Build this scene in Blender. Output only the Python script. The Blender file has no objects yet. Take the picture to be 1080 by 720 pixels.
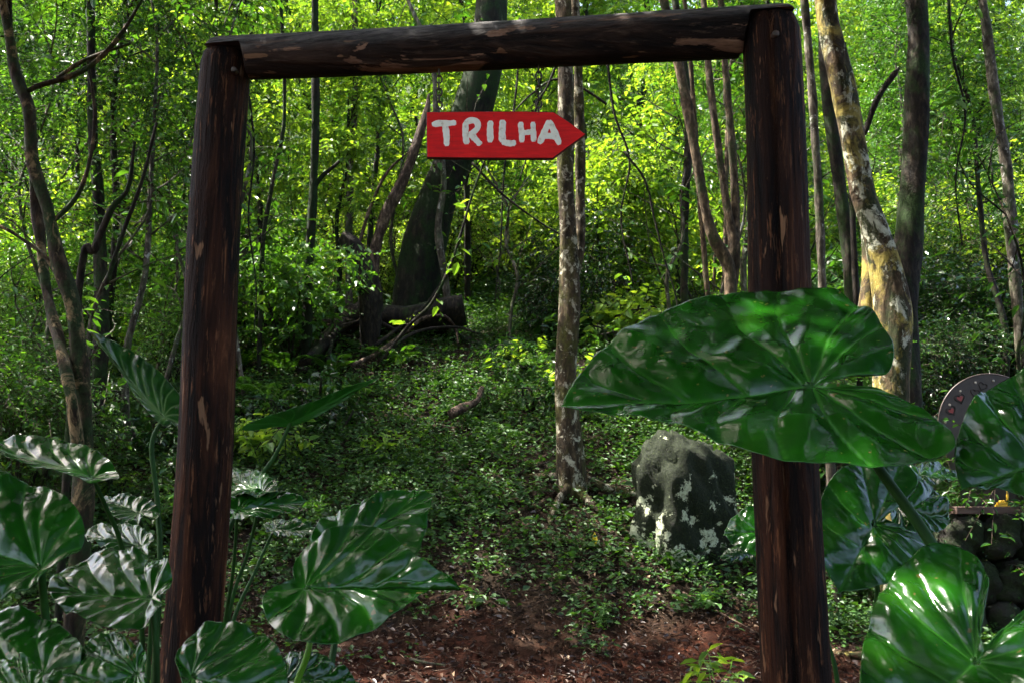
import bpy, math, random
import numpy as np
from mathutils import Vector, Matrix

R = math.radians
scene = bpy.context.scene
COL = scene.collection
rng = np.random.default_rng(11)
random.seed(11)

# ------------------------------------------------------------------ camera
CAM = Vector((0.0, 0.0, 1.3)); PITCH = R(9.0); FPX = 1000.0

def ray(px, py):
    v = Vector(((px - 540) / FPX, 1.0, -(py - 360) / FPX))
    c, s = math.cos(PITCH), math.sin(PITCH)
    return Vector((v.x, v.y * c - v.z * s, v.y * s + v.z * c))

def P(px, py, Y):
    d = ray(px, py)
    return CAM + d * (Y / d.y)

# ------------------------------------------------------------------ terrain
KY = np.array([-60, 5.8, 6.6, 7.4, 8.2, 9.0, 10, 12, 14, 20, 30, 45, 80, 140])
KZ = np.array([0, 0, .05, .24, .6, 1.05, 1.62, 2.7, 3.6, 5.5, 9.6, 18, 42, 75.])

def sm(t):
    t = np.clip(t, 0, 1); return t * t * (3 - 2 * t)

def ground_z(x, y):
    x = np.asarray(x, float); y = np.asarray(y, float)
    ye = y - 1.6 * sm((x - 1.6) / 2.2) - .5 * sm((-x - 4) / 4)
    z = np.interp(ye, KY, KZ)
    for d in (-.5, .5, -.25, .25):
        z = z + np.interp(ye + d, KY, KZ)
    z = z / 5
    w = np.clip((y - 5.5) / 3, .12, 1)
    z = z + w * (.06 * np.sin(1.3 * x + .6 * y) * np.cos(1.1 * y - .4 * x) + .035 * np.sin(3.1 * x + 1.3) * np.sin(2.7 * y + x)
                 + .015 * np.sin(7.3 * x + 2 * y) * np.cos(6.1 * y))
    return z

def gz(x, y): return float(ground_z(x, y))

def hit(px, py, y0=2.0, y1=60):
    d = ray(px, py); Y = y0
    while Y < y1:
        p = CAM + d * (Y / d.y)
        if p.z <= gz(p.x, p.y): return p
        Y += .02
    return CAM + d * (y1 / d.y)

# ------------------------------------------------------------------ object helpers
def tag(o, label=None, cat=None, group=None, kind=None):
    if label: o['label'] = label
    if cat: o['category'] = cat
    if group: o['group'] = group
    if kind: o['kind'] = kind
    return o

def thing(name, label, cat, loc, group=None):
    o = bpy.data.objects.new(name, None); COL.objects.link(o)
    o.location = loc; o.empty_display_size = .2
    return tag(o, label, cat, group)

def mesh_np(name, verts, quads=None, tris=None, mats=(), midx=None, smooth=False, polys=None):
    me = bpy.data.meshes.new(name)
    verts = np.asarray(verts, np.float32).reshape(-1, 3)
    if polys is not None:
        me.from_pydata([tuple(v) for v in verts.tolist()], [], polys)
    else:
        parts = []; sizes = []
        if quads is not None and len(quads):
            q = np.asarray(quads, np.int32).reshape(-1, 4); parts.append(q.ravel()); sizes.append(np.full(len(q), 4, np.int32))
        if tris is not None and len(tris):
            t = np.asarray(tris, np.int32).reshape(-1, 3); parts.append(t.ravel()); sizes.append(np.full(len(t), 3, np.int32))
        idx = np.concatenate(parts); sz = np.concatenate(sizes)
        st = np.concatenate([[0], np.cumsum(sz)[:-1]]).astype(np.int32)
        me.vertices.add(len(verts)); me.vertices.foreach_set('co', verts.ravel())
        me.loops.add(len(idx)); me.loops.foreach_set('vertex_index', idx)
        me.polygons.add(len(sz)); me.polygons.foreach_set('loop_start', st); me.polygons.foreach_set('loop_total', sz)
    for m in mats: me.materials.append(m)
    if midx is not None: me.polygons.foreach_set('material_index', np.asarray(midx, np.int32))
    me.polygons.foreach_set('use_smooth', np.full(len(me.polygons), bool(smooth)))
    me.update(calc_edges=True); me.validate()
    return me

def link(name, me, parent=None, loc=None):
    o = bpy.data.objects.new(name, me); COL.objects.link(o)
    if parent is not None: o.parent = parent
    if loc is not None: o.location = loc
    return o

class MB:
    """collects quads/tris of several shapes for one mesh"""
    def __init__(s): s.v = []; s.f = []; s.m = []; s.n = 0
    def add(s, verts, faces, mi=0):
        s.v.extend([tuple(map(float, v)) for v in verts]); s.f.extend([[i + s.n for i in f] for f in faces]); s.m.extend([mi] * len(faces)); s.n = len(s.v)
    def build(s, name, mats, parent=None, origin=None, smooth=True, local=True):
        if not isinstance(mats, (list, tuple)): mats = [mats]
        v = np.array(s.v)
        if origin is not None: v = v - np.array(origin)
        me = mesh_np(name, v, polys=s.f, mats=mats, midx=s.m, smooth=smooth)
        return link(name, me, parent, None if parent is not None or origin is None else origin)

def catmull(pts, n):
    P_ = np.array([list(p) for p in pts], float)
    if len(P_) < 3: 
        t = np.linspace(0, 1, n)[:, None]; return P_[0] * (1 - t) + P_[-1] * t
    Q = np.vstack([2 * P_[0] - P_[1], P_, 2 * P_[-1] - P_[-2]])
    k = len(P_) - 1; out = []
    for u in np.linspace(0, k, n):
        i = min(int(u), k - 1); t = u - i
        a, b, c, d = Q[i], Q[i + 1], Q[i + 2], Q[i + 3]
        out.append(.5 * ((2 * b) + (-a + c) * t + (2 * a - 5 * b + 4 * c - d) * t * t + (-a + 3 * b - 3 * c + d) * t ** 3))
    return np.array(out)

def tube(mb, pts, rad, seg=10, n=None, rough=.0, seed=0, mi=0, cap=True, flare=0, fluted=0):
    n = n or max(6, len(pts) * 5)
    c = catmull(pts, n); r = np.interp(np.linspace(0, 1, n), np.linspace(0, 1, len(rad)), rad)
    t = np.gradient(c, axis=0); t /= np.linalg.norm(t, axis=1)[:, None] + 1e-9
    up = np.array([0, 1., 0]) if abs(t[0][1]) < .9 else np.array([1., 0, 0])
    s = np.cross(up, t[0]); s /= np.linalg.norm(s)
    V = []; rs = np.random.RandomState(seed); ph = rs.rand(8) * 6.28
    L = np.concatenate([[0], np.cumsum(np.linalg.norm(np.diff(c, axis=0), axis=1))])
    for i in range(n):
        s = s - t[i] * np.dot(s, t[i]); s /= np.linalg.norm(s) + 1e-9
        b = np.cross(t[i], s)
        for j in range(seg):
            a = 2 * math.pi * j / seg
            q = L[i] / max(r[0], 1e-3)
            k = 1 + rough * (math.sin(2 * a + ph[0] + .23 * q) * .5 + math.sin(3 * a + ph[1] - .31 * q) * .4 + math.sin(5 * a + .9 * q + ph[2]) * .25 + math.sin(.55 * q + ph[3]) * .5)
            if fluted: k += fluted * math.exp(-q * .45) * (math.cos(5 * a + ph[4]) + .3) + flare * math.exp(-q * .9)
            elif flare: k += flare * math.exp(-q * .9)
            V.append(c[i] + (s * math.cos(a) + b * math.sin(a)) * r[i] * k)
    F = [[i * seg + j, i * seg + (j + 1) % seg, (i + 1) * seg + (j + 1) % seg, (i + 1) * seg + j] for i in range(n - 1) for j in range(seg)]
    if cap:
        V.append(c[0]); V.append(c[-1]); k0 = n * seg
        F += [[(j + 1) % seg, j, k0] for j in range(seg)] + [[(n - 1) * seg + j, (n - 1) * seg + (j + 1) % seg, k0 + 1] for j in range(seg)]
    mb.add(V, F, mi)
    return c

def copy_tree(o, parent=None):
    c = o.copy(); COL.objects.link(c); c.parent = parent
    for ch in o.children: copy_tree(ch, c)
    return c

# ------------------------------------------------------------------ materials
class NT:
    def __init__(s, name):
        s.m = bpy.data.materials.new(name); s.m.use_nodes = True; s.t = s.m.node_tree; s.t.nodes.clear()
        s.out = s.n('ShaderNodeOutputMaterial')
    def n(s, typ, **kw):
        nd = s.t.nodes.new(typ)
        for k, v in kw.items():
            if k in nd.inputs: nd.inputs[k].default_value = v
            else: setattr(nd, k, v)
        return nd
    def l(s, a, b): s.t.links.new(a, b)
    def noise(s, vec, scale, detail=4, rough=.6, dist=0):
        nd = s.n('ShaderNodeTexNoise'); nd.inputs['Scale'].default_value = scale; nd.inputs['Detail'].default_value = detail
        nd.inputs['Roughness'].default_value = rough; nd.inputs['Distortion'].default_value = dist; s.l(vec, nd.inputs['Vector']); return nd.outputs['Fac']
    def ramp(s, fac, stops, interp='LINEAR'):
        nd = s.n('ShaderNodeValToRGB'); cr = nd.color_ramp; cr.interpolation = interp
        while len(cr.elements) < len(stops): cr.elements.new(.5)
        for e, (p, c) in zip(cr.elements, stops): e.position = p; e.color = (*c, 1) if len(c) == 3 else c
        s.l(fac, nd.inputs['Fac']); return nd.outputs['Color']
    def mix(s, fac, a, b, blend='MIX'):
        nd = s.n('ShaderNodeMix', data_type='RGBA', blend_type=blend)
        for sock, v in ((nd.inputs[0], fac), (nd.inputs[6], a), (nd.inputs[7], b)):
            if isinstance(v, bpy.types.NodeSocket): s.l(v, sock)
            elif isinstance(v, tuple): sock.default_value = (*v, 1)
            else: sock.default_value = v
        return nd.outputs[2]
    def coord(s, scale=(1, 1, 1)):
        tc = s.n('ShaderNodeTexCoord'); mp = s.n('ShaderNodeMapping'); mp.inputs['Scale'].default_value = scale
        s.l(tc.outputs['Object'], mp.inputs['Vector']); return mp.outputs['Vector']
    def bump(s, h, strength=.5, dist=.01, normal=None):
        nd = s.n('ShaderNodeBump'); nd.inputs['Strength'].default_value = strength; nd.inputs['Distance'].default_value = dist
        s.l(h, nd.inputs['Height'])
        if normal: s.l(normal, nd.inputs['Normal'])
        return nd.outputs['Normal']
    def principled(s, col, rough=.6, spec=.5, normal=None, coat=0):
        nd = s.n('ShaderNodeBsdfPrincipled')
        for k, v in (('Base Color', col), ('Roughness', rough), ('Specular IOR Level', spec), ('Coat Weight', coat)):
            if isinstance(v, bpy.types.NodeSocket): s.l(v, nd.inputs[k])
            elif isinstance(v, tuple): nd.inputs[k].default_value = (*v, 1)
            else: nd.inputs[k].default_value = v
        if normal: s.l(normal, nd.inputs['Normal'])
        return nd.outputs[0]
    def done(s, sh): s.l(sh, s.out.inputs['Surface']); return s.m

G8 = ((.5,) * 3)
def foliage_mat(name, c0, c1, c2, rough=.38, trans=.4, spec=.5, tcol=None):
    t = NT(name)
    geo = t.n('ShaderNodeNewGeometry'); oi = t.n('ShaderNodeObjectInfo')
    ad = t.n('ShaderNodeMath', operation='MULTIPLY_ADD'); t.l(oi.outputs['Random'], ad.inputs[0]); ad.inputs[1].default_value = .35
    m2 = t.n('ShaderNodeMath', operation='MULTIPLY'); t.l(geo.outputs['Random Per Island'], m2.inputs[0]); m2.inputs[1].default_value = .65
    t.l(m2.outputs[0], ad.inputs[2])
    col = t.ramp(ad.outputs[0], [(0, c0), (.5, c1), (1, c2)])
    pr = t.principled(col, rough, spec)
    tr = t.n('ShaderNodeBsdfTranslucent')
    tc = t.mix(1.0, col, tcol or (1.8, 1.55, .5), 'MULTIPLY'); t.l(tc, tr.inputs['Color'])
    mx = t.n('ShaderNodeMixShader'); mx.inputs[0].default_value = trans; t.l(pr, mx.inputs[1]); t.l(tr.outputs[0], mx.inputs[2])
    return t.done(mx.outputs[0])

def bark_mat(name, base, light, patch=None, patch_thr=.55, moss=None, moss_thr=.55, scale=1., stretch=.35, bump=.6, patch2=None, rough=.85, patch_scale=5):
    t = NT(name)
    v = t.coord((1, 1, stretch)); v1 = t.coord((1, 1, .75))
    a = t.noise(v, 22 * scale, 6, .65, .3)
    a2 = t.noise(t.coord((1, 1, .55)), 5.5 * scale, 5, .6, .8)
    col = t.ramp(a, [(.32, tuple(c * .35 for c in base)), (.5, base), (.68, light)])
    col = t.mix(t.ramp(a2, [(.38, (0, 0, 0)), (.62, (1, 1, 1))]), t.mix(1., col, (.35, .33, .3), 'MULTIPLY'), col)
    h = a
    if moss:
        mm = t.noise(v1, 3.2 * scale, 6, .7, .3)
        f = t.ramp(mm, [(moss_thr - .05, (0, 0, 0)), (moss_thr + .07, (1, 1, 1))])
        mc = t.ramp(t.noise(v1, 60 * scale, 3), [(.3, tuple(c * .5 for c in moss)), (.7, tuple(c * 1.5 for c in moss))])
        col = t.mix(f, col, mc)
    if patch:
        pm = t.noise(v1, patch_scale * scale, 9, .74, .5)
        f = t.ramp(pm, [(patch_thr - .01, (0, 0, 0)), (patch_thr + .05, (.95, .95, .95))])
        pc = t.ramp(t.noise(v1, 30 * scale, 4), [(.3, tuple(c * .6 for c in patch)), (.7, patch)])
        col = t.mix(f, col, pc)
    if patch2:
        mp = t.n('ShaderNodeMapping'); mp.inputs['Location'].default_value = (3.3, 7.1, 1.7); t.l(v1, mp.inputs['Vector'])
        pm = t.noise(mp.outputs[0], patch_scale * .7 * scale, 9, .72, .6)
        f = t.ramp(pm, [(.50, (0, 0, 0)), (.60, (.9, .9, .9))])
        pc = t.ramp(t.noise(v1, 30 * scale, 4), [(.3, tuple(c * .6 for c in patch2)), (.7, patch2)])
        col = t.mix(f, col, pc)
    return t.done(t.principled(col, rough, .2, t.bump(a2, bump, .05, t.bump(h, bump, .02))))

def post_wood(name, axis, dark=(.007, .0028, .0013), mid=(.048, .015, .0055), light=(.25, .10, .042), peel=False):
    t = NT(name)
    sc = [9, 9, 9]; sc[axis] = .9
    v = t.coord(tuple(sc))
    sc2 = [3, 3, 3]; sc2[axis] = .8; v2 = t.coord(tuple(sc2))
    sc3 = [22, 22, 22]; sc3[axis] = 2.2; v3 = t.coord(tuple(sc3))
    fine = t.noise(v3, 2.5, 6, .7, .2)
    a = t.noise(v, 1.7, 6, .62, .5)
    col = t.ramp(a, [(.40, dark), (.50, mid), (.60, tuple(c * 1.8 for c in mid)), (.70, light)])
    dk = t.ramp(t.noise(v2, 1.1, 5, .6, .6), [(.42, (.22, .2, .2)), (.58, (1, 1, 1))])
    col = t.mix(1.0, col, dk, 'MULTIPLY')
    st = t.ramp(fine, [(.57, (0, 0, 0)), (.68, (.8, .8, .8))])
    col = t.mix(st, col, tuple(c * 1.0 for c in light))
    # chipped flecks of bare wood
    sc4 = [19, 19, 19]; sc4[axis] = 3.6; v4 = t.coord(tuple(sc4))
    fl = t.ramp(t.noise(v4, 1.5, 3, .5, .4), [(.655, (0, 0, 0)), (.69, (.9, .9, .9))])
    col = t.mix(fl, col, (.22, .115, .06))
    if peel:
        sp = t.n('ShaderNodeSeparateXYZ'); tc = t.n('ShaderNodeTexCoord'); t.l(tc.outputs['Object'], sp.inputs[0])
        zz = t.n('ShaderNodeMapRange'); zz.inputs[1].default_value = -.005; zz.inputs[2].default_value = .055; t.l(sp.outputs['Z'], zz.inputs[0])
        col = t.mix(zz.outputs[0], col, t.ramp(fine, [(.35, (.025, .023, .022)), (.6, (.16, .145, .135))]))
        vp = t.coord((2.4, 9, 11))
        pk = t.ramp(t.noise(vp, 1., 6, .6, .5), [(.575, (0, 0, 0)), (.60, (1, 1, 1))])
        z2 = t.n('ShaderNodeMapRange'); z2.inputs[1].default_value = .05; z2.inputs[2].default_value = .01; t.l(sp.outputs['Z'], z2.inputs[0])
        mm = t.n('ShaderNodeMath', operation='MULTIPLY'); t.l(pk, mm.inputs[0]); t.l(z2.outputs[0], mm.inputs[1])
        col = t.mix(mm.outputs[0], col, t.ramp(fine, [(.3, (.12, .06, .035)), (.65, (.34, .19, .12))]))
    n = t.bump(fine, 1., .012); n = t.bump(a, 1., .035, n)
    return t.done(t.principled(col, .75, .14, n))

M = {}
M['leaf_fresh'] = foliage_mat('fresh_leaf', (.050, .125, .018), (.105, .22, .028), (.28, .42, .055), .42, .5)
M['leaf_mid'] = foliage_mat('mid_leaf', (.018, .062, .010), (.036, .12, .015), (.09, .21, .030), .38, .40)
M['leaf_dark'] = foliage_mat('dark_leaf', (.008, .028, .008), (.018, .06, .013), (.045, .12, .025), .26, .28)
M['cover_leaf'] = foliage_mat('cover_leaf', (.010, .038, .007), (.026, .085, .012), (.075, .17, .024), .55, .28)
M['fern_leaf'] = foliage_mat('fern_leaf', (.03, .11, .012), (.05, .15, .015), (.08, .2, .02), .35, .35)
M['twig'] = bark_mat('twig_bark', (.045, .03, .02), (.14, .1, .07), bump=.2)
M['bark_dark'] = bark_mat('dark_bark', (.018, .013, .008), (.065, .05, .033), moss=(.015, .032, .006), moss_thr=.52)
M['bark_moss'] = bark_mat('mossy_bark', (.012, .010, .006), (.045, .036, .02), moss=(.008, .020, .003), moss_thr=.48, scale=.7, patch=(.10, .11, .06), patch_thr=.62)
M['bark_lichen'] = bark_mat('lichen_bark', (.050, .035, .018), (.155, .11, .062), patch=(.44, .41, .30), patch_thr=.545, moss=(.050, .050, .010), moss_thr=.53, patch_scale=9)
M['bark_yellow'] = bark_mat('yellow_lichen_bark', (.085, .055, .028), (.26, .18, .10), patch=(.58, .58, .44), patch_thr=.545, moss=(.022, .028, .008), moss_thr=.50, patch2=(.38, .30, .07), patch_scale=6.5)
M['bark_tan'] = bark_mat('tan_bark', (.085, .058, .034), (.26, .18, .11), moss=(.035, .04, .015), moss_thr=.56)
M['bark_twist'] = bark_mat('twisted_bark', (.035, .022, .012), (.12, .08, .045), patch=(.29, .20, .10), patch_thr=.55, moss=(.02, .035, .01), moss_thr=.5, patch_scale=4)
M['bark_pale'] = bark_mat('pale_bark', (.09, .075, .055), (.26, .23, .18), patch=(.5, .5, .45), patch_thr=.6, moss=(.04, .06, .02), moss_thr=.55, patch_scale=8)
M['deadwood'] = bark_mat('dead_wood', (.016, .012, .009), (.06, .045, .03), moss=(.02, .035, .008), moss_thr=.6)
M['deadwood_light'] = bark_mat('peeled_dead_wood', (.07, .045, .03), (.26, .18, .13), bump=.8)
M['post'] = post_wood('stained_post_wood', 2)
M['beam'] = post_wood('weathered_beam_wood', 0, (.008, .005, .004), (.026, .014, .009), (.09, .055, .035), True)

# ground
t = NT('forest_floor')
v = t.coord(); sep = t.n('ShaderNodeSeparateXYZ'); t.l(v, sep.inputs[0])
big = t.noise(v, 1.1, 5, .6, .3)
soil = t.ramp(t.noise(v, 14, 8, .7), [(.32, (.009, .0030, .0016)), (.55, (.030, .0090, .0043)), (.72, (.075, .024, .012))])
hum = t.ramp(t.noise(v, 25, 8, .75), [(.3, (.006, .005, .003)), (.55, (.022, .015, .009)), (.75, (.07, .045, .028))])
ad = t.n('ShaderNodeMath', operation='MULTIPLY_ADD'); t.l(big, ad.inputs[0]); ad.inputs[1].default_value = 2.2; t.l(sep.outputs['Y'], ad.inputs[2])
mr = t.n('ShaderNodeMapRange'); mr.inputs[1].default_value = 8.0; mr.inputs[2].default_value = 9.0; t.l(ad.outputs[0], mr.inputs[0])
col = t.mix(mr.outputs[0], soil, hum)
fr = t.n('ShaderNodeMapRange'); fr.inputs[1].default_value = 13.5; fr.inputs[2].default_value = 18.0; t.l(sep.outputs['Y'], fr.inputs[0])
col = t.mix(fr.outputs[0], col, t.ramp(t.noise(v, 6, 8, .75), [(.3, (.008, .014, .004)), (.7, (.035, .06, .014))]))
nb = t.bump(t.noise(v, 9, 8, .7), .8, .05); nb = t.bump(t.noise(v, 60, 5, .7), .7, .012, nb)
M['ground'] = t.done(t.principled(col, .9, .08, nb))

def litter_mat():
    t = NT('dead_leaf_litter')
    geo = t.n('ShaderNodeNewGeometry')
    col = t.ramp(geo.outputs['Random Per Island'], [(0, (.010, .005, .003)), (.45, (.026, .011, .0055)), (.75, (.060, .028, .014)), (.93, (.14, .08, .045)), (1, (.42, .30, .19))])
    return t.done(t.principled(col, .42, .5))
M['litter'] = litter_mat()

def taro_mat(name, c0=(.005, .043, .0025), c1=(.012, .090, .0045), vein=(.035, .15, .015), rough=.15, trans=.18):
    t = NT(name)
    at = t.n('ShaderNodeAttribute', attribute_name='vein')
    v = t.coord()
    base = t.ramp(t.noise(v, 7, 5, .6), [(.35, c0), (.7, c1)])
    col = t.mix(at.outputs['Fac'], base, vein)
    # small blemishes
    yl = t.ramp(t.noise(v, 3.5, 6, .7, .6), [(.55, (0, 0, 0)), (.75, (.7, .7, .7))])
    col = t.mix(yl, col, (.028, .11, .006))
    sp = t.ramp(t.noise(v, 48, 2, .5), [(.70, (0, 0, 0)), (.73, (1, 1, 1))])
    col = t.mix(sp, col, (.13, .10, .03))
    rg = t.ramp(t.noise(v, 16, 5, .7), [(.35, (rough * .65,) * 3), (.7, (rough * 1.6,) * 3)])
    n = t.bump(t.noise(v, 26, 3, .55), .25, .006)
    pr = t.principled(col, rg, .5, n, .15)
    pr.node.inputs['Coat Roughness'].default_value = .14
    tr = t.n('ShaderNodeBsdfTranslucent'); tc = t.mix(1.0, col, (1.6, 1.8, .5), 'MULTIPLY'); t.l(tc, tr.inputs['Color'])
    mx = t.n('ShaderNodeMixShader'); mx.inputs[0].default_value = trans; t.l(pr, mx.inputs[1]); t.l(tr.outputs[0], mx.inputs[2])
    return t.done(mx.outputs[0])
M['taro'] = taro_mat('glossy_taro_leaf')
M['taro_pale'] = taro_mat('ribbed_taro_leaf', (.008, .042, .006), (.018, .085, .009), (.11, .20, .06), .18, .2)
M['taro_under'] = taro_mat('matte_taro_underside', (.016, .10, .012), (.026, .15, .015), (.04, .18, .03), .6, .5)
t = NT('taro_stalk'); v = t.coord((6, 6, 1))
M['stalk'] = t.done(t.principled(t.ramp(t.noise(v, 5), [(.3, (.008, .035, .004)), (.7, (.02, .075, .008))]), .6, .2))
t = NT('bright_taro_stalk'); v = t.coord((6, 6, 1))
M['stalk_bright'] = t.done(t.principled(t.ramp(t.noise(v, 5), [(.3, (.09, .25, .012)), (.7, (.14, .34, .025))]), .3, .5))
t = NT('red_sign_paint'); v = t.coord((1, 1, 1)); v5 = t.coord((2, 1, 14))
rc = t.ramp(t.noise(v5, 6, 5, .6), [(.3, (.60, .004, .004)), (.6, (.80, .006, .005)), (.8, (.85, .016, .010))])
ch = t.ramp(t.noise(v, 45, 3, .6), [(.70, (0, 0, 0)), (.73, (1, 1, 1))])
rc = t.mix(ch, rc, (.30, .02, .01))
M['red'] = t.done(t.principled(rc, .5, .2, t.bump(t.noise(v5, 9, 5), .3, .002)))
t = NT('dark_red_board_edge'); M['red_edge'] = t.done(t.principled((.12, .006, .005), .6))
t = NT('white_sign_paint'); v = t.coord()
wc = t.ramp(t.noise(v, 60, 5, .7), [(.3, (.55, .40, .27)), (.45, (.90, .82, .68)), (.7, (.93, .88, .76))])
M['white'] = t.done(t.principled(wc, .5, .4, t.bump(t.noise(v, 120, 3), .3, .001)))
t = NT('rusty_chain'); M['chain'] = t.done(t.principled(t.ramp(t.noise(t.coord(), 80), [(.4, (.02, .014, .01)), (.7, (.09, .05, .03))]), .6, .5))
t = NT('brown_metal'); v = t.coord()
M['metal'] = t.done(t.principled(t.ramp(t.noise(v, 12, 5), [(.3, (.024, .015, .010)), (.7, (.055, .036, .026))]), .5, .5))
t = NT('rivet_metal'); M['rivet'] = t.done(t.principled((.5, .42, .33), .35, .6))
t = NT('red_glass'); M['redpaint'] = t.done(t.principled((.25, .02, .015), .35, .5))
t = NT('heart_outline'); M['outline'] = t.done(t.principled((.02, .012, .01), .6, .4))
t = NT('yellow_paint'); M['yellow'] = t.done(t.principled((.62, .38, .03), .45, .5))
t = NT('plank_wood'); v = t.coord((1.5, 12, 12))
M['plank'] = t.done(t.principled(t.ramp(t.noise(v, 4, 6), [(.3, (.06, .035, .028)), (.7, (.16, .10, .08))]), .7, .4, t.bump(t.noise(v, 6), .5, .01)))
t = NT('mossy_rock'); v = t.coord()
rc = t.ramp(t.noise(v, 9, 8, .65), [(.3, (.006, .005, .004)), (.7, (.032, .026, .020))])
ms = t.ramp(t.noise(v, 4, 6, .7), [(.42, (0, 0, 0)), (.55, (1, 1, 1))])
rc = t.mix(ms, rc, t.ramp(t.noise(v, 50, 3), [(.3, (.005, .010, .002)), (.7, (.020, .036, .007))]))
M['rock'] = t.done(t.principled(rc, .85, .3, t.bump(t.noise(v, 12, 8, .7), .9, .05)))
t = NT('lichen_rock'); v = t.coord()
rc = t.ramp(t.noise(v, 9, 8, .65), [(.3, (.012, .011, .009)), (.7, (.06, .052, .042))])
ms = t.ramp(t.noise(v, 5, 6, .7), [(.24, (0, 0, 0)), (.34, (1, 1, 1))])
rc = t.mix(ms, rc, t.ramp(t.noise(v, 60, 4, .7), [(.3, (.003, .006, .0015)), (.55, (.009, .015, .003)), (.75, (.045, .065, .014))]))
# pale crust of lichen in blotches with crinkled edges
sx = t.n('ShaderNodeSeparateXYZ'); t.l(v, sx.inputs[0])
zf = t.n('ShaderNodeMapRange'); zf.inputs[1].default_value = .45; zf.inputs[2].default_value = -.1; zf.inputs[3].default_value = -.10; zf.inputs[4].default_value = .03; t.l(sx.outputs['Z'], zf.inputs[0])
la = t.n('ShaderNodeMath', operation='ADD'); t.l(t.noise(v, 5.0, 9, .72, .15), la.inputs[0]); t.l(zf.outputs[0], la.inputs[1])
li = t.ramp(la.outputs[0], [(.545, (0, 0, 0)), (.565, (1, 1, 1))])
rc = t.mix(li, rc, t.ramp(t.noise(v, 45, 5), [(.3, (.25, .28, .16)), (.6, (.60, .64, .44))]))
M['lichen_rock'] = t.done(t.principled(rc, .85, .3, t.bump(t.noise(v, 14, 8, .7), .9, .04)))
t = NT('yellow_leaf'); M['yellow_leaf'] = t.done(t.principled((.75, .55, .02), .4, .4))

# ------------------------------------------------------------------ foliage generator
def leaves_np(base, d, nrm, L, W, fold=.25):
    """leaf of two folded quads each; base, d (axis), nrm arrays"""
    d = d / (np.linalg.norm(d, axis=1)[:, None] + 1e-9)
    s = np.cross(d, nrm); s /= np.linalg.norm(s, axis=1)[:, None] + 1e-9
    u = np.cross(s, d)
    L = L[:, None]; W = W[:, None]
    b = base; tip = base + d * L - u * L * .12
    l1 = base + d * L * .30 + s * W * .46 + u * W * fold; r1 = base + d * L * .30 - s * W * .46 + u * W * fold
    l2 = base + d * L * .68 + s * W * .36 + u * W * fold * .5; r2 = base + d * L * .68 - s * W * .36 + u * W * fold * .5
    V = np.stack([b, r1, r2, tip, l2, l1], 1).reshape(-1, 3)
    i = np.arange(len(base))[:, None] * 6
    q = np.concatenate([i + np.array([[0, 1, 2, 3]]), i + np.array([[0, 3, 4, 5]])], 1).reshape(-1, 4)
    return V, q

def spray_foliage(rs, centers, dirs, k=9, tl=.35, L=.09, W=.045, droop=.3, jitter=.35, flat=.8):
    """twigs starting at centers along dirs, each with k leaves alternating; returns verts, quads, midx (0 leaf, 1 twig)"""
    n = len(centers)
    dirs = dirs / (np.linalg.norm(dirs, axis=1)[:, None] + 1e-9)
    ln = tl * (.6 + .8 * rs.rand(n))[:, None]
    end = centers + dirs * ln; end[:, 2] -= droop * ln[:, 0]
    nrm = np.stack([rs.randn(n) * jitter, rs.randn(n) * jitter, np.full(n, flat)], 1); nrm /= np.linalg.norm(nrm, axis=1)[:, None]
    side = np.cross(dirs, nrm); side /= np.linalg.norm(side, axis=1)[:, None] + 1e-9
    tt = (np.arange(k) + .6) / k
    sg = np.where(np.arange(k) % 2 == 0, 1., -1.)
    base = centers[:, None] + (end - centers)[:, None] * tt[None, :, None]
    base = base.reshape(-1, 3)
    dd = (dirs[:, None] * .55 + side[:, None] * sg[None, :, None] * .95 + rs.randn(n, k, 3) * .28).reshape(-1, 3)
    dd[:, 2] -= .25
    nn = (nrm[:, None] + rs.randn(n, k, 3) * .35).reshape(-1, 3)
    Ls = L * (.4 + 1.15 * rs.rand(n * k) ** 1.3); Ws = Ls * (W / L) * (.8 + .4 * rs.rand(n * k))
    V, q = leaves_np(base, dd, nn, Ls, Ws)
    # twig = thin 3-sided prism
    r = .0045
    a = side * r; b = nrm * r
    tv = np.stack([centers + a, centers - a, centers + b, end + a * .4, end - a * .4, end + b * .4], 1).reshape(-1, 3)
    i = np.arange(n)[:, None] * 6 + len(V)
    tq = np.concatenate([i + np.array([[0, 1, 4, 3]]), i + np.array([[1, 2, 5, 4]]), i + np.array([[2, 0, 3, 5]])], 1).reshape(-1, 4)
    return np.vstack([V, tv]), np.vstack([q, tq]), np.concatenate([np.zeros(len(q)), np.ones(len(tq))])

def blob_foliage(rs, blobs, ntw, **kw):
    """twigs spread through ellipsoids [(center, radii)], growing outward"""
    vol = np.array([b[1][0] * b[1][1] * b[1][2] for b in blobs]) ** .67; vol /= vol.sum()
    C = []; D = []
    for (c, r), p in zip(blobs, vol):
        n = max(4, int(ntw * p)); u = rs.randn(n, 3); u /= np.linalg.norm(u, axis=1)[:, None]
        rad = (.25 + .75 * rs.rand(n)) ** .6
        C.append(np.array(c) + u * rad[:, None] * np.array(r)); D.append(u * np.array([1, 1, .6]) + rs.randn(n, 3) * .45)
    return spray_foliage(rs, np.vstack(C), np.vstack(D), **kw)

def foliage_mesh(name, seed, blobs, ntw, mat, **kw):
    rs = np.random.RandomState(seed)
    V, q, m = blob_foliage(rs, blobs, ntw, **kw)
    return mesh_np(name, V, quads=q, mats=[mat, M['twig']], midx=m)

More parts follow.
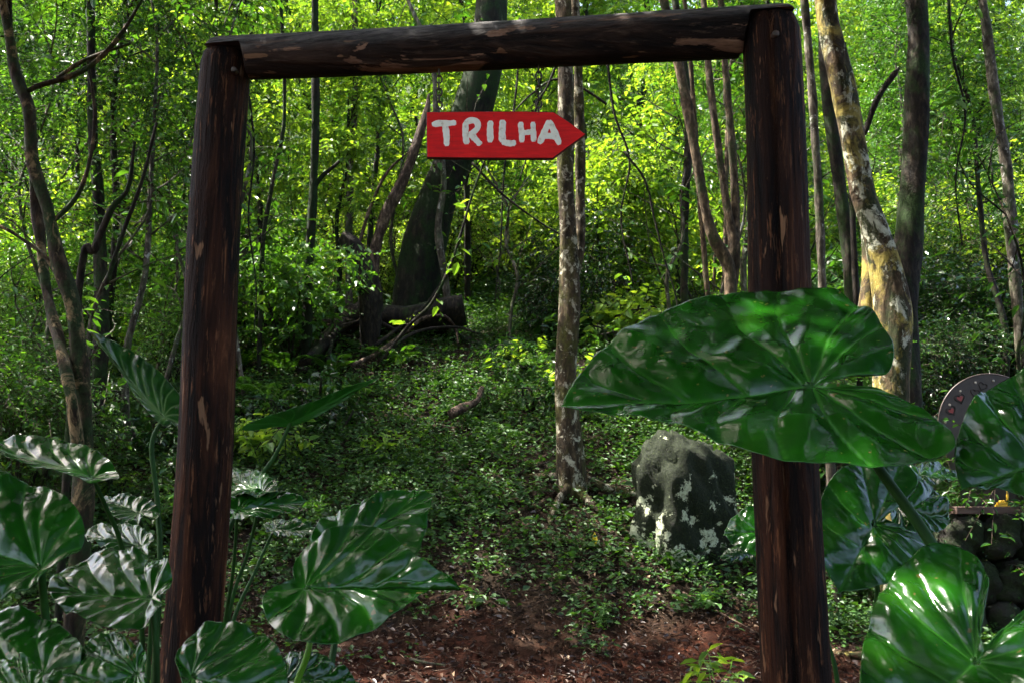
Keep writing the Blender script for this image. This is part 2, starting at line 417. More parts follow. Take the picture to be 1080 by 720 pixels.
# ------------------------------------------------------------------ ground sheet
def build_ground():
    xs = np.concatenate([np.linspace(-150, -14, 14)[:-1], np.linspace(-14, 14, 330), np.linspace(14, 150, 14)[1:]])
    ys = np.concatenate([np.linspace(-60, 3, 12)[:-1], np.linspace(3, 18, 230), np.linspace(18, 140, 60)[1:]])
    X, Y = np.meshgrid(xs, ys); Z = ground_z(X, Y)
    rs = np.random.RandomState(5)
    fine = (np.abs(X) < 14) & (Y > 3) & (Y < 18)
    Z = Z + np.where(fine, rs.randn(*X.shape) * .010, 0)
    nx, ny = len(xs), len(ys)
    V = np.stack([X, Y, Z], -1).reshape(-1, 3)
    i = (np.arange(ny - 1)[:, None] * nx + np.arange(nx - 1)[None]).ravel()[:, None]
    q = i + np.array([[0, 1, nx + 1, nx]])
    o = link('ground', mesh_np('ground', V, quads=q, mats=[M['ground']], smooth=True))
    tag(o, 'red earth path and dark leaf littered forest slope', 'ground', kind='structure')
build_ground()

# ground cover: leafy creeping plants
def cover_density(x, y):
    # 0..1
    n = np.sin(1.9 * x + .7 * y) * np.cos(1.6 * y - .8 * x) + .6 * np.sin(4.3 * x - 2.2 * y) * np.cos(3.7 * y + 1.1 * x) + .4 * np.sin(9 * x + 3 * y) * np.cos(8 * y)
    d = sm((y - 7.2) / 1.2) * (.78 + .3 * n)
    # bare, littered patch around the slim tree and the rock
    bare = np.exp(-(((x - 1.0) / 1.8) ** 2 + ((y - 8.5) / 1.5) ** 4))
    d = d * (1 - .72 * bare) + .16 * sm((y - 6.6) / .6) * (n > .15)
    d = np.maximum(d, .45 * sm((-x - 2.2) / 1) * sm((y - 5) / 1))
    return np.clip(d, 0, 1)

def build_cover():
    rs = np.random.RandomState(21)
    def area(n, x0, x1, y0, y1):
        x = rs.uniform(x0, x1, n); y = rs.uniform(y0, y1, n)
        k = (rs.rand(n) < cover_density(x, y)) & (np.abs(x) < .60 * y + .8)
        return x[k], y[k]
    x1, y1 = area(46000, -8, 8, 5.5, 12); x2, y2 = area(30000, -12, 12, 12, 20)
    x3, y3 = area(9000, -20, 20, 20, 34)
    x = np.concatenate([x1, x2, x3]); y = np.concatenate([y1, y2, y3])
    n = len(x); k = 7
    z = ground_z(x, y); far = 1 + sm((y - 12) / 12) * 1.2
    hgt = (.04 + .16 * rs.rand(n) ** 2) * far
    c = np.stack([x, y, z + hgt], 1)
    a = rs.rand(n, k) * 6.283; el = rs.uniform(-.35, .6, (n, k))
    dd = np.stack([np.cos(a) * np.cos(el), np.sin(a) * np.cos(el), np.sin(el)], -1)
    base = c[:, None] + dd * (.012 + .05 * rs.rand(n, k))[..., None] * far[:, None, None]
    base[..., 2] += (rs.rand(n, k) - .7) * hgt[:, None] * .8
    nn = np.stack([rs.randn(n * k) * .45, rs.randn(n * k) * .45 - .15, np.full(n * k, .9)], 1)
    Ls = (.026 + .034 * rs.rand(n * k)) * np.repeat(far, k) * (1 + .7 * (rs.rand(n * k) > .93)); 
    V, q = leaves_np(base.reshape(-1, 3), dd.reshape(-1, 3), nn, Ls, Ls * rs.uniform(.5, .75, n * k))
    o = link('ground_cover', mesh_np('ground_cover', V, quads=q, mats=[M['cover_leaf']]))
    tag(o, 'small leafy creeping plants covering the forest slope', 'ground cover', kind='stuff')
build_cover()

def build_litter():
    rs = np.random.RandomState(8)
    n = 64000
    y = rs.uniform(5.0, 14.5, n) ; x = rs.uniform(-1, 1, n) * (.6 * y + .5)
    keep = rs.rand(n) < np.where(y < 7.0, .85, 1) 
    x, y = x[keep], y[keep]; n = len(x)
    z = ground_z(x, y) + .008 + .02 * rs.rand(n)
    a = rs.rand(n) * 6.283
    dd = np.stack([np.cos(a), np.sin(a), rs.randn(n) * .3 + .1], 1)
    nn = np.stack([rs.randn(n) * .5, rs.randn(n) * .5, np.ones(n)], 1)
    Ls = .016 + .055 * rs.rand(n) ** 2
    V, q = leaves_np(np.stack([x, y, z], 1), dd, nn, Ls, Ls * rs.uniform(.2, .6, n), fold=.4)
    o = link('leaf_litter', mesh_np('leaf_litter', V, quads=q, mats=[M['litter']]))
    tag(o, 'dead brown leaves scattered over the path and slope', 'leaf litter', kind='stuff')
    # loose twigs
    m = 2600
    y = rs.uniform(5.2, 11.5, m); x = rs.uniform(-1, 1, m) * (.6 * y + .3)
    z = ground_z(x, y) + .018; a = rs.rand(m) * 3.14; L = .05 + .22 * rs.rand(m) ** 2
    d = np.stack([np.cos(a), np.sin(a), rs.randn(m) * .12], 1)
    c = np.stack([x, y, z], 1); e = c + d * L[:, None]; e[:, 2] = ground_z(e[:, 0], e[:, 1]) + .015 + .03 * rs.rand(m)
    s = np.stack([-np.sin(a), np.cos(a), np.zeros(m)], 1) * (.0018 + .004 * rs.rand(m))[:, None]; u = np.array([0, 0, 1.]) * (.005)
    V = np.stack([c + s, c - s, c + u, e + s * .5, e - s * .5, e + u * .5], 1).reshape(-1, 3)
    i = np.arange(m)[:, None] * 6
    q = np.concatenate([i + np.array([[0, 1, 4, 3]]), i + np.array([[1, 2, 5, 4]]), i + np.array([[2, 0, 3, 5]])], 1).reshape(-1, 4)
    o = link('loose_twigs', mesh_np('loose_twigs', V, quads=q, mats=[M['deadwood_light']]))
    tag(o, 'thin dry twigs strewn over the forest floor', 'twigs', kind='stuff')
build_litter()

# stones of the path: small pebbly clods
def build_clods():
    rs = np.random.RandomState(77)
    n = 2600
    y = rs.uniform(5.0, 8.4, n); x = rs.uniform(-1, 1, n) * (.6 * y)
    r = .006 + .022 * rs.rand(n) ** 3
    z = ground_z(x, y) + r * .3
    base = np.array([[1, 0, 0], [-1, 0, 0], [0, 1, 0], [0, -1, 0], [0, 0, 1], [0, 0, -1.]])
    V = np.stack([x, y, z], 1)[:, None] + base[None] * r[:, None, None] * (.6 + .8 * rs.rand(n, 6, 1))
    f = np.array([[0, 2, 4], [2, 1, 4], [1, 3, 4], [3, 0, 4], [2, 0, 5], [1, 2, 5], [3, 1, 5], [0, 3, 5]])
    q = (np.arange(n)[:, None, None] * 6 + f[None]).reshape(-1, 3)
    o = link('earth_clods', mesh_np('earth_clods', V.reshape(-1, 3), tris=q, mats=[M['ground']]))
    tag(o, 'crumbs of red earth and grit on the path', 'earth', kind='stuff')
build_clods()

# ------------------------------------------------------------------ gateway
def log_mesh(name, p0, p1, r0, r1, mat, parent, seed, n=70, seg=40, lobes=.05, clampz=None, crack=False):
    p0 = np.array(p0); p1 = np.array(p1); ax = p1 - p0; L = np.linalg.norm(ax); ax /= L
    ref = np.array([0, -1., 0]); s = ref - ax * ref.dot(ax); s /= np.linalg.norm(s); b = np.cross(ax, s)
    rs = np.random.RandomState(seed); ph = rs.rand(10) * 6.28
    V = []
    for i in range(n):
        u = i / (n - 1); r = r0 + (r1 - r0) * u
        e = min(u, 1 - u) * L; r *= 1 - .12 * math.exp(-e / .012)
        wob = np.array([math.sin(3.1 * u * L + ph[0]), math.sin(2.3 * u * L + ph[1]), 0]) * .006
        for j in range(seg):
            a = 2 * math.pi * j / seg
            k = 1 + lobes * (.35 * math.sin(2 * a + ph[2] + u) + .3 * math.sin(3 * a + ph[3] - 2 * u) + .22 * math.sin(7 * a + ph[4] + 3 * u * L) + .2 * math.sin(4 * u * L + a + ph[5]) + .12 * math.sin(13 * a + ph[6] + 5 * u * L))
            if crack:
                da = (a - R(-18) + math.pi) % (2 * math.pi) - math.pi
                k -= .16 * math.exp(-(da / .10) ** 2)
            # small knots
            for (ku, ka, kh) in ((.22, 5.9, .05), (.55, .5, .06), (.8, 5.6, .04), (.38, .2, .04)):
                da = (a - ka + math.pi) % (2 * math.pi) - math.pi
                k += kh * math.exp(-((u - ku) * L / .05) ** 2 - (da / .3) ** 2)
            v = p0 + ax * (u * L) + (s * math.cos(a) + b * math.sin(a)) * r * k + wob
            if clampz is not None: v = clampz(v)
            V.append(v)
    F = [[i * seg + j, i * seg + (j + 1) % seg, (i + 1) * seg + (j + 1) % seg, (i + 1) * seg + j] for i in range(n - 1) for j in range(seg)]
    V.append(np.mean(V[:seg], axis=0)); V.append(np.mean(V[(n - 1) * seg:n * seg], axis=0)); k0 = n * seg
    F += [[(j + 1) % seg, j, k0] for j in range(seg)] + [[(n - 1) * seg + j, (n - 1) * seg + (j + 1) % seg, k0 + 1] for j in range(seg)]
    mb = MB(); mb.add(V, F)
    c = (p0 + p1) / 2
    o = mb.build(name, mat, parent, origin=tuple(c))
    o.location = Vector(c) - parent.location
    return o

YL, YR = 3.50, 3.16
gt = P(238, 59, YL); gb = P(203, 660, YL); d_ = (gt - gb); L0 = gb - d_ * (gb.z / d_.z)
ht = P(812, 23, YR); hb = P(838, 700, YR); e_ = (ht - hb); R0 = hb - e_ * (hb.z / e_.z)
gate = thing('wooden_gateway', 'rough dark log gateway framing the start of the trail', 'gateway', ((L0.x + R0.x) / 2, (YL + YR) / 2, 0))
log_mesh('post', L0 - Vector((0, 0, .1)), gt, .098 * 1.07, .094, M['post'], gate, 3, lobes=.05)
log_mesh('post', R0 - Vector((0, 0, .1)), ht, .1130, .099, M['post'], gate, 9, lobes=.05, crack=True)
bl = P(222, 66, YL - .02); br = P(834, 36, YR - .02)
zl, zr = gt.z + .004, ht.z + .004
def notch(v):
    # the ends are cut to half thickness where they rest on the posts
    for px, zz, sgn in ((gt.x, zl, -1), (ht.x, zr, 1)):
        dist = (v[0] - px) * sgn
        if dist > -.092 and v[2] < zz:
            v = np.array([v[0], v[1], zz])
        elif dist > -.102 and v[2] < zz:
            k = (dist + .102) / .010
            v = np.array([v[0], v[1], v[2] * (1 - k) + zz * k])
    return v
def beam_mesh():
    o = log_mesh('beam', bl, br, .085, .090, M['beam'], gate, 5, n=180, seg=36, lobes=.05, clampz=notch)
    return o
# centre line so that the top sits a little above the post heads
bl = Vector((bl.x, YL - .01, P(232, 43, YL).z - .086)); br = Vector((br.x, YR - .01, P(830, 9, YR).z - .090))
beam_mesh()

for bx, yy, col_ in ((247, 74, YL - .098), (818, 36, YR - .103)):
    bc = P(bx, yy, col_) - gate.location; mb = MB(); tube(mb, [bc + Vector((0, .02, 0)), bc + Vector((0, -.004, 0)), bc + Vector((0, -.009, 0))], [.012, .012, .007], seg=10, n=8); mb.build('bolt', M['chain'], gate)
# ------------------------------------------------------------------ sign
YS = 3.30
sgc = P(530, 143, YS)
sign = thing('trail_sign', 'red arrow shaped board with hand painted white lettering', 'sign', sgc)
def S(px, py, off=0): 
    p = P(px, py, YS); return Vector((p.x - sgc.x, off, p.z - sgc.z))
ol = [(450, 119.5), (497, 119), (548, 118.8), (584, 119.5), (600, 130), (617.5, 143), (601, 155), (583, 168.3), (545, 168.3), (500, 168), (450.5, 167.5), (450, 143)]
mb = MB(); n = len(ol)
fr = [S(x, y, -.009) for x, y in ol]; bk = [S(x, y, .009) for x, y in ol]
bev = [S(530 + (x - 530) * .992, 143 + (y - 143) * .975, -.011) for x, y in ol]
mb.add(bev, [list(range(n))[::-1]], 0)
mb.add(bev + fr, [[i, (i + 1) % n, n + (i + 1) % n, n + i] for i in range(n)], 1)
mb.add(fr + bk, [[i, (i + 1) % n, n + (i + 1) % n, n + i] for i in range(n)], 1)
mb.add(bk, [list(range(n))], 0)
mb.build('board', [M['red'], M['red_edge']], sign, smooth=False)
def zc(x, y): return (430 + x * 210 / 1080, 90 + y * 110 / 566)
strokes = {
 'T': [[(135, 220), (180, 213), (225, 213), (262, 211)], [(206, 220), (210, 270), (213, 335)]],
 'R': [[(312, 210), (316, 270), (318, 325)], [(312, 212), (345, 197), (375, 208), (378, 240), (350, 268), (335, 272)], [(342, 272), (368, 300), (395, 330)]],
 'I': [[(449, 202), (448, 260), (447, 315)]],
 'L': [[(513, 198), (514, 260), (513, 315)], [(513, 314), (545, 322), (585, 318)]],
 'H': [[(614, 208), (616, 260), (620, 315)], [(679, 208), (681, 260), (684, 312)], [(618, 265), (650, 262), (680, 262)]],
 'A': [[(765, 200), (745, 255), (712, 322)], [(768, 200), (795, 260), (822, 328)], [(735, 285), (770, 283), (800, 284)]],
}
def brush(mb, pts, w, rs, off):
    c = catmull([S(*zc(x, y)) for x, y in pts], 22); c[:, 1] = off
    t = np.gradient(c, axis=0); t /= np.linalg.norm(t, axis=1)[:, None]
    s = np.stack([-t[:, 2], np.zeros(len(t)), t[:, 0]], 1)
    n = len(c); ph = rs.rand(4) * 6.28
    V = []
    for i in range(n):
        u = i / (n - 1); ee = min(i, n - 1 - i)
        k = [.55, .86, 1.0][min(ee, 2)]
        wl = w * k * (1 + .10 * math.sin(7 * u + ph[0]) + .05 * math.sin(19 * u + ph[1])); wr = w * k * (1 + .10 * math.sin(6 * u + ph[2]) + .05 * math.sin(23 * u + ph[3]))
        cc = c[i] + (t[i] * (w * .15 * (1 if i == n - 1 else -1)) if ee == 0 else 0)
        f = cc.copy(); V += [cc + s[i] * wl + [0, .0006, 0], cc + s[i] * wl * .8, cc - s[i] * wr * .8, cc - s[i] * wr + [0, .0006, 0]]
    F = [[i * 4 + j, i * 4 + j + 1, i * 4 + j + 5, i * 4 + j + 4] for i in range(n - 1) for j in range(3)]
    mb.add(V, F)
rs = np.random.RandomState(4)
for li, (ch_, sts) in enumerate(strokes.items()):
    mb = MB()
    for k, s_ in enumerate(sts):
        w = (.0115 if ch_ in 'TRILA' else .0105) * (1 if k == 0 or ch_ != 'H' else .95)
        if ch_ == 'L' and k == 0: w = .0125
        brush(mb, s_, w, rs, -.0118 - .0003 * k)
    mb.build('letter', M['white'], sign)
def link_chain(x, ytop, ybot):
    top = P(x, ytop, YS); bot = P(x, ybot, YS)
    mb = MB(); n_ = 7; L = (top - bot).length / n_
    for i in range(n_):
        c = bot.lerp(top, (i + .5) / n_) - sgc
        pts = []
        for a in np.linspace(0, 2 * math.pi, 13)[:-1]:
            dx, dz = math.cos(a) * .011, math.sin(a) * L * .62
            pts.append(Vector((dx, 0, dz)) if i % 2 else Vector((0, dx, dz)))
        pts = [p + c for p in pts]
        r = .0034; V = []; m = len(pts)
        for j in range(m):
            tt = (pts[(j + 1) % m] - pts[j - 1]).normalized(); ref = Vector((0, 1, 0)) if i % 2 else Vector((1, 0, 0)); bb = tt.cross(ref)
            for q in range(5):
                an = q * 2 * math.pi / 5; V.append(pts[j] + (ref * math.cos(an) + bb * math.sin(an)) * r)
        mb.add(V, [[j * 5 + q, j * 5 + (q + 1) % 5, ((j + 1) % m) * 5 + (q + 1) % 5, ((j + 1) % m) * 5 + q] for j in range(m) for q in range(5)])
    mb.build('chain', M['chain'], sign)
link_chain(463, 74, 121); link_chain(568, 69, 121)

# ------------------------------------------------------------------ elephant ear plants
def seg_dist(Pt, A, B):
    d = B - A; L2 = (d * d).sum(-1) + 1e-12
    best = np.full(len(Pt), 1e9)
    for a, dd, l2 in zip(A, d, L2):
        u = np.clip(((Pt - a) @ dd) / l2, 0, 1)
        q = Pt - a - u[:, None] * dd
        best = np.minimum(best, (q * q).sum(1))
    return np.sqrt(best)

def chaikin(p, it=2):
    for _ in range(it):
        q = []
        for i in range(len(p)):
            a, b = p[i], p[(i + 1) % len(p)]
            q += [a * .75 + b * .25, a * .25 + b * .75]
        p = np.array(q)
    return p

def taro_leaf(plant, tip, A, sinus, B, O, Y, nrm, mat='taro', nv=7, puff=.010, cup=.10, wave=.006, seed=0, stalk=None, stalk_r=(.006, .011), stalk_mat='stalk', na=190, nr=46, label=None, tipdroop=.0, ruf=.22):
    nrm = Vector(nrm).normalized(); o3 = P(O[0], O[1], Y)
    def onto(p):
        d = ray(*p); k = (o3 - CAM).dot(nrm) / d.dot(nrm); return CAM + d * k
    T3 = onto(tip); ex = (T3 - o3).normalized(); ey = nrm.cross(ex)
    def uv(p): w = onto(p) - o3; return np.array([w.dot(ex), w.dot(ey)])
    poly = np.array([uv(p) for p in [tip] + list(A) + [sinus] + list(B)])
    nA = len(A) + 1
    # densify, keep the tip
    dense = []
    m = len(poly)
    Q = poly
    sm_ = chaikin(Q, 2)
    # polar resample by arclength of the smoothed outline
    cl = np.vstack([sm_, sm_[:1]]); sl = np.concatenate([[0], np.cumsum(np.linalg.norm(np.diff(cl, axis=0), axis=1))])
    s = np.linspace(0, sl[-1], na + 1)[:-1]
    out = np.stack([np.interp(s, sl, cl[:, 0]), np.interp(s, sl, cl[:, 1])], 1)
    # pull the nearest outline point back onto the pointed tip
    it = np.argmin(np.linalg.norm(out - poly[0], axis=1)); 
    for k, w in ((0, 1.), (1, .25), (-1, .25)):
        out[(it + k) % na] = out[(it + k) % na] * (1 - w) + poly[0] * w
    isn = np.argmin(np.linalg.norm(out - poly[nA], axis=1))
    size = np.linalg.norm(out, axis=1).max()
    per = sl[-1]
    # veins
    mid = poly[0]; VA = []; VB = []
    VA.append(np.zeros(2)); VB.append(mid)
    def between(i0, i1, f):
        if i1 < i0: i1 += na
        return out[int(round(i0 + (i1 - i0) * f)) % na]
    rs = np.random.RandomState(seed + 50)
    mains = []
    for side in (0, 1):
        for k in range(1, nv + 1):
            f = (k - .45 + rs.rand() * .42) / (nv + .6)
            e = between(it, isn, f) if side == 0 else between(isn, it, 1 - f)
            s0 = max(0., .80 - f * 1.75)
            a = mid * s0; c_ = a * .45 + e * .55 + (mid - a) * .10 * (1 - f)
            pts = [a, a * .72 + c_ * .28 + (c_ - a) * .02, c_, e * .97]
            cc = catmull([np.append(p, 0) for p in pts], 9)[:, :2]
            VA += list(cc[:-1]); VB += list(cc[1:])
            mains.append(cc)
    VA = np.array(VA); VB = np.array(VB)
    rr = np.linspace(0, 1, nr + 1)[1:] ** .85
    ph = rs.rand(12) * 6.28
    grid = rr[:, None, None] * out[None]
    pts = np.vstack([[[0, 0]], grid.reshape(-1, 2)])
    R_ = np.concatenate([[0], np.repeat(rr, na)])
    ang = np.arctan2(pts[:, 1], pts[:, 0])
    d = seg_dist(pts, VA, VB); dm = seg_dist(pts, VA[:1], VB[:1])
    w = size * .030; ln = np.linalg.norm(pts, axis=1) / size
    puff_k = np.clip(ln / .18, 0, 1)
    h = puff * puff_k * .42 * (1 - np.exp(-(d / w) ** 1.3)) + puff * .5 * np.minimum(d / (size * .12), 1)
    h = h - cup * size * ln ** 2 * .8 + .05 * size * np.minimum(dm / (size * .25), 1) * (1 - ln * .5)
    along = pts[:, 0] / size
    h = h - tipdroop * size * np.clip(along, 0, 2) ** 2
    edge = np.clip((R_ - .55) / .45, 0, 1) ** 1.6
    arc = np.concatenate([[0], np.tile(s / per, nr)]) * 6.283
    h = h + .8 * wave * edge * (np.sin(5 * arc + ph[0]) + .7 * np.sin(9 * arc + ph[1]) + ruf * np.sin(17 * arc + ph[2]) + ruf * .6 * np.sin(29 * arc + ph[3]))
    h = h + size * .012 * np.sin(7 * along + ph[4] + 2 * np.sin(5 * pts[:, 1] / size)) * np.sin(8 * pts[:, 1] / size + ph[5]) + size * .004 * np.sin(19 * along + ph[7]) * np.sin(23 * pts[:, 1] / size + ph[8])
    # fine secondary wrinkles across the panels
    h = h * (1 + .45 * np.sin(4.1 * along + ph[9]) * np.sin(5 * pts[:, 1] / size + ph[10]))
    h = h + puff * .10 * np.sin(pts[:, 0] / size * 48 + ph[6] + 3 * np.sin(pts[:, 1] / size * 9)) * (1 - np.exp(-(d / w)))
    W3 = np.array(o3)[None] + pts[:, :1] * np.array(ex)[None] + pts[:, 1:2] * np.array(ey)[None] + h[:, None] * np.array(nrm)[None]
    W3 = W3 - np.array(plant.location)[None]
    i = (np.arange(nr - 1)[:, None] * na + np.arange(na)[None]).ravel(); j = (np.arange(nr - 1)[:, None] * na + (np.arange(na)[None] + 1) % na).ravel()
    q = np.stack([i + 1, j + 1, j + 1 + na, i + 1 + na], 1)
    a0 = np.arange(na); tr = np.stack([np.zeros(na, int), (a0 + 1) % na + 1, a0 + 1], 1)[:, ::-1]
    me = mesh_np('leaf', W3, quads=q, tris=tr, mats=[M[mat]], smooth=True)
    at = me.attributes.new('vein', 'FLOAT', 'POINT')
    vw = size * .0060
    vv = np.exp(-(d / vw) ** 2) * (1 - .55 * ln); vv = np.maximum(vv, np.exp(-(dm / (vw * 1.6)) ** 2) * (1 - .4 * ln))
    vv = np.maximum(vv, np.exp(-(ln / .035) ** 2)); vv = np.maximum(vv, .4 * np.clip((R_ - .985) / .015, 0, 1))
    at.data.foreach_set('value', vv.astype(np.float32))
    # face winding: make the normals agree with nrm
    if me.polygons[len(me.polygons) // 2].normal.dot(nrm) < 0: me.flip_normals()
    lo = link('leaf', me, plant)
    if label: lo['label'] = label
    sol = lo.modifiers.new('thickness', 'SOLIDIFY'); sol.thickness = .0016; sol.offset = -1
    if stalk:
        pl = [o3 - nrm * .004] + [P(a, b, yy) for a, b, yy in stalk]
        last = pl[-1]; g = gz(last.x, last.y)
        if last.z > g + .05: pl.append(Vector((last.x * .96 + plant.location.x * .04, last.y, g - .02)))
        mb = MB(); tube(mb, [p - plant.location for p in pl], list(np.linspace(stalk_r[0], stalk_r[1], 5)), seg=12, n=36, cap=True)
        mb.build('stalk', M[stalk_mat], lo)
    return lo

def plant(label, x, y, group='elephant ear plants around the gateway'):
    return thing('elephant_ear_plant', label, 'plant', (x, y, gz(x, y)), group)

# --- right: the giant leaf
p = plant('elephant ear plant with a giant glossy leaf spread before the right post', 1.2, 2.25)
taro_leaf(p, (592, 432), [(600, 415), (612, 397), (640, 372), (680, 345), (720, 328), (765, 314), (810, 309), (850, 314), (885, 321), (915, 338), (937, 363), (944, 384), (936, 398), (905, 402), (880, 405)],
          (864, 411), [(885, 418), (905, 421), (932, 424), (965, 437), (992, 456), (1009, 480), (1001, 489), (960, 496), (920, 500), (870, 499), (820, 495), (780, 481), (740, 466), (700, 449), (650, 440), (612, 438)],
          (856, 412), 2.35, (-.12, -.60, .78), nv=8, puff=.015, cup=.0, wave=.010, seed=1, na=300, nr=80,
          stalk=[(885, 435, 2.42), (935, 505, 2.42), (985, 578, 2.38), (1020, 660, 2.33), (1030, 760, 2.3)], stalk_r=(.010, .019), tipdroop=.0,
          label='giant glossy leaf in front of the right post')
taro_leaf(p, (925, 790), [(908, 750), (908, 710), (913, 670), (926, 635), (946, 605), (975, 582), (1000, 572), (1026, 582), (1042, 605), (1043, 628), (1030, 646), (1030, 668)],
          (1037, 688), [(1052, 676), (1066, 660), (1088, 635), (1125, 640), (1150, 700), (1120, 780), (1040, 830), (980, 820)],
          (1030, 697), 1.75, (-.25, -.62, .74), nv=8, puff=.012, cup=.02, wave=.009, seed=2, na=240, nr=60,
          stalk=[(1042, 740, 1.8), (1060, 800, 1.85)])
taro_leaf(p, (1012, 518), [(1006, 490), (1008, 465), (1020, 435), (1045, 410), (1080, 390), (1120, 385), (1150, 402), (1163, 440), (1145, 465)],
          (1122, 478), [(1150, 500), (1162, 540), (1130, 556), (1090, 530), (1055, 512), (1035, 519)],
          (1112, 482), 2.15, (-.2, -.75, .62), nv=7, puff=.012, cup=.03, wave=.010, seed=3, stalk=[(1120, 560, 2.2), (1110, 700, 2.2)])
# --- behind the right post
p = plant('elephant ear plant with dark leaves standing behind the right post', 1.55, 3.9)
taro_leaf(p, (884, 624), [(866, 595), (858, 560), (866, 520), (885, 494), (920, 484), (955, 488), (972, 505), (955, 530), (935, 545)],
          (929, 552), [(950, 556), (985, 575), (996, 592), (975, 606), (945, 612), (912, 622)], (922, 553), 3.7, (0, -.78, .6), nv=6, seed=4, puff=.012, cup=.05,
          stalk=[(925, 620, 3.8), (918, 700, 3.85)])
taro_leaf(p, (1003, 550), [(1000, 530), (985, 510), (955, 500), (925, 504), (915, 520), (925, 535)], (938, 530), [(935, 550), (950, 565), (975, 568), (992, 560)],
          (945, 532), 4.0, (.1, -.7, .7), nv=6, seed=5, puff=.016, wave=.008, stalk=[(948, 600, 4.0), (930, 700, 3.95)])
taro_leaf(p, (1012, 502), [(1000, 490), (980, 486), (962, 491), (955, 500)], (966, 503), [(958, 508), (978, 513), (1000, 510)], (970, 501), 4.3, (0, -.45, .9), mat='taro_pale', nv=5, seed=6, puff=.012,
          stalk=[(965, 570, 4.2), (935, 690, 4.0)])
taro_leaf(p, (1012, 632), [(1010, 610), (995, 590), (975, 580), (962, 586), (960, 600)], (968, 606), [(962, 620), (975, 636), (998, 640)], (972, 606), 4.1, (0.2, -.6, .8), nv=5, seed=36, puff=.012,
          stalk=[(960, 660, 4.1), (935, 720, 4.0)])
taro_leaf(p, (762, 562), [(768, 548), (785, 535), (810, 530), (832, 538), (838, 552)], (828, 560), [(838, 572), (825, 585), (800, 588), (778, 578)], (822, 560), 4.0, (-.2, -.75, .6), nv=6, seed=7,
          stalk=[(835, 620, 4.0), (880, 700, 3.95)])
taro_leaf(p, (757, 588), [(768, 578), (782, 574), (795, 577)], (797, 583), [(795, 590), (780, 593), (765, 592)], (793, 584), 4.6, (-.1, -.4, .9), mat='taro_pale', nv=5, seed=8, puff=.012, wave=.006,
          stalk=[(810, 620, 4.5), (860, 670, 4.2)])

# --- front left
p = plant('elephant ear plant with big wavy leaves in the bottom left corner', -.95, 2.0)
taro_leaf(p, (-95, 552), [(-80, 525), (-50, 508), (-10, 502), (25, 507), (55, 516), (80, 535), (91, 558), (88, 578), (66, 598)], (50, 602), [(36, 622), (14, 634), (-20, 630), (-60, 610), (-85, 585)],
          (43, 599), 1.95, (.15, -.72, .66), nv=6, puff=.009, cup=.06, wave=.010, seed=9, stalk=[(48, 650, 2.0), (57, 720, 2.0), (62, 820, 2.0)], stalk_r=(.007, .012), na=240, nr=60)
taro_leaf(p, (48, 620), [(62, 603), (88, 588), (125, 582), (160, 587), (180, 598), (184, 615), (178, 628)], (166, 631), [(180, 640), (174, 655), (152, 666), (120, 667), (90, 656), (64, 642)],
          (160, 631), 2.15, (-.05, -.58, .80), nv=6, puff=.010, cup=.05, wave=.010, seed=10, stalk=[(165, 700, 2.15), (160, 800, 2.15)], na=220, nr=56)
taro_leaf(p, (-70, 690), [(-45, 655), (-5, 640), (35, 648), (70, 664), (90, 688), (82, 715)], (52, 716), [(50, 750), (0, 775), (-50, 750)], (45, 710), 1.85, (.1, -.55, .82), nv=5, puff=.008, cup=.05, seed=11,
          stalk=[(60, 770, 1.9)])
taro_leaf(p, (42, 742), [(58, 705), (85, 680), (115, 669), (142, 676), (158, 698)], (152, 710), [(160, 735), (130, 765), (80, 770)], (145, 710), 1.85, (0, -.55, .82), nv=6, puff=.012, cup=.08, seed=12, stalk=[(150, 790, 1.9)])
taro_leaf(p, (-30, 722), [(-20, 700), (10, 690), (40, 700), (48, 720)], (40, 735), [(30, 770), (0, 780), (-25, 760)], (34, 732), 1.7, (0, -.6, .8), nv=6, seed=37, stalk=[(40, 790, 1.75)])

# --- bottom centre
p = plant('elephant ear plant with heart shaped leaves right of the left post', -.35, 2.35)
taro_leaf(p, (486, 616), [(471, 601), (455, 597), (442, 591), (433, 584), (418, 568), (398, 556), (369, 558), (336, 570), (316, 586), (309, 603)], (312, 614),
          [(296, 618), (283, 626), (278, 636), (282, 656), (295, 673), (318, 683), (343, 684), (369, 677), (394, 666), (420, 650), (440, 632), (452, 614), (465, 607)],
          (322, 620), 2.15, (-.1, -.72, .68), nv=7, puff=.011, cup=.07, wave=.005, seed=13, stalk=[(328, 660, 2.2), (324, 690, 2.2), (312, 725, 2.2), (300, 800, 2.2)], stalk_r=(.005, .010), stalk_mat='stalk_bright', na=240, nr=60,
          label='broad heart shaped leaf with a curled tip')
taro_leaf(p, (458, 516), [(433, 513), (407, 521), (378, 534), (350, 546), (333, 562), (328, 580), (332, 595)], (345, 592), [(370, 605), (400, 603), (425, 596), (442, 585), (449, 563), (452, 540)],
          (350, 585), 2.5, (-.15, -.7, .7), nv=6, puff=.010, cup=.06, wave=.006, seed=14, stalk=[(356, 650, 2.5), (345, 760, 2.4)])
taro_leaf(p, (300, 745), [(305, 705), (288, 676), (256, 657), (221, 659), (196, 678), (184, 700)], (192, 714), [(198, 755), (235, 775), (280, 768)], (202, 712), 1.9, (0, -.62, .78), nv=7, puff=.011, cup=.09, wave=.006, seed=15,
          stalk=[(210, 780, 1.95)])
taro_leaf(p, (380, 716), [(352, 697), (326, 689), (300, 690), (285, 703)], (294, 715), [(290, 745), (320, 760), (360, 745)], (302, 716), 2.3, (.1, -.5, .86), nv=6, puff=.012, seed=16, stalk=[(300, 790, 2.3)])

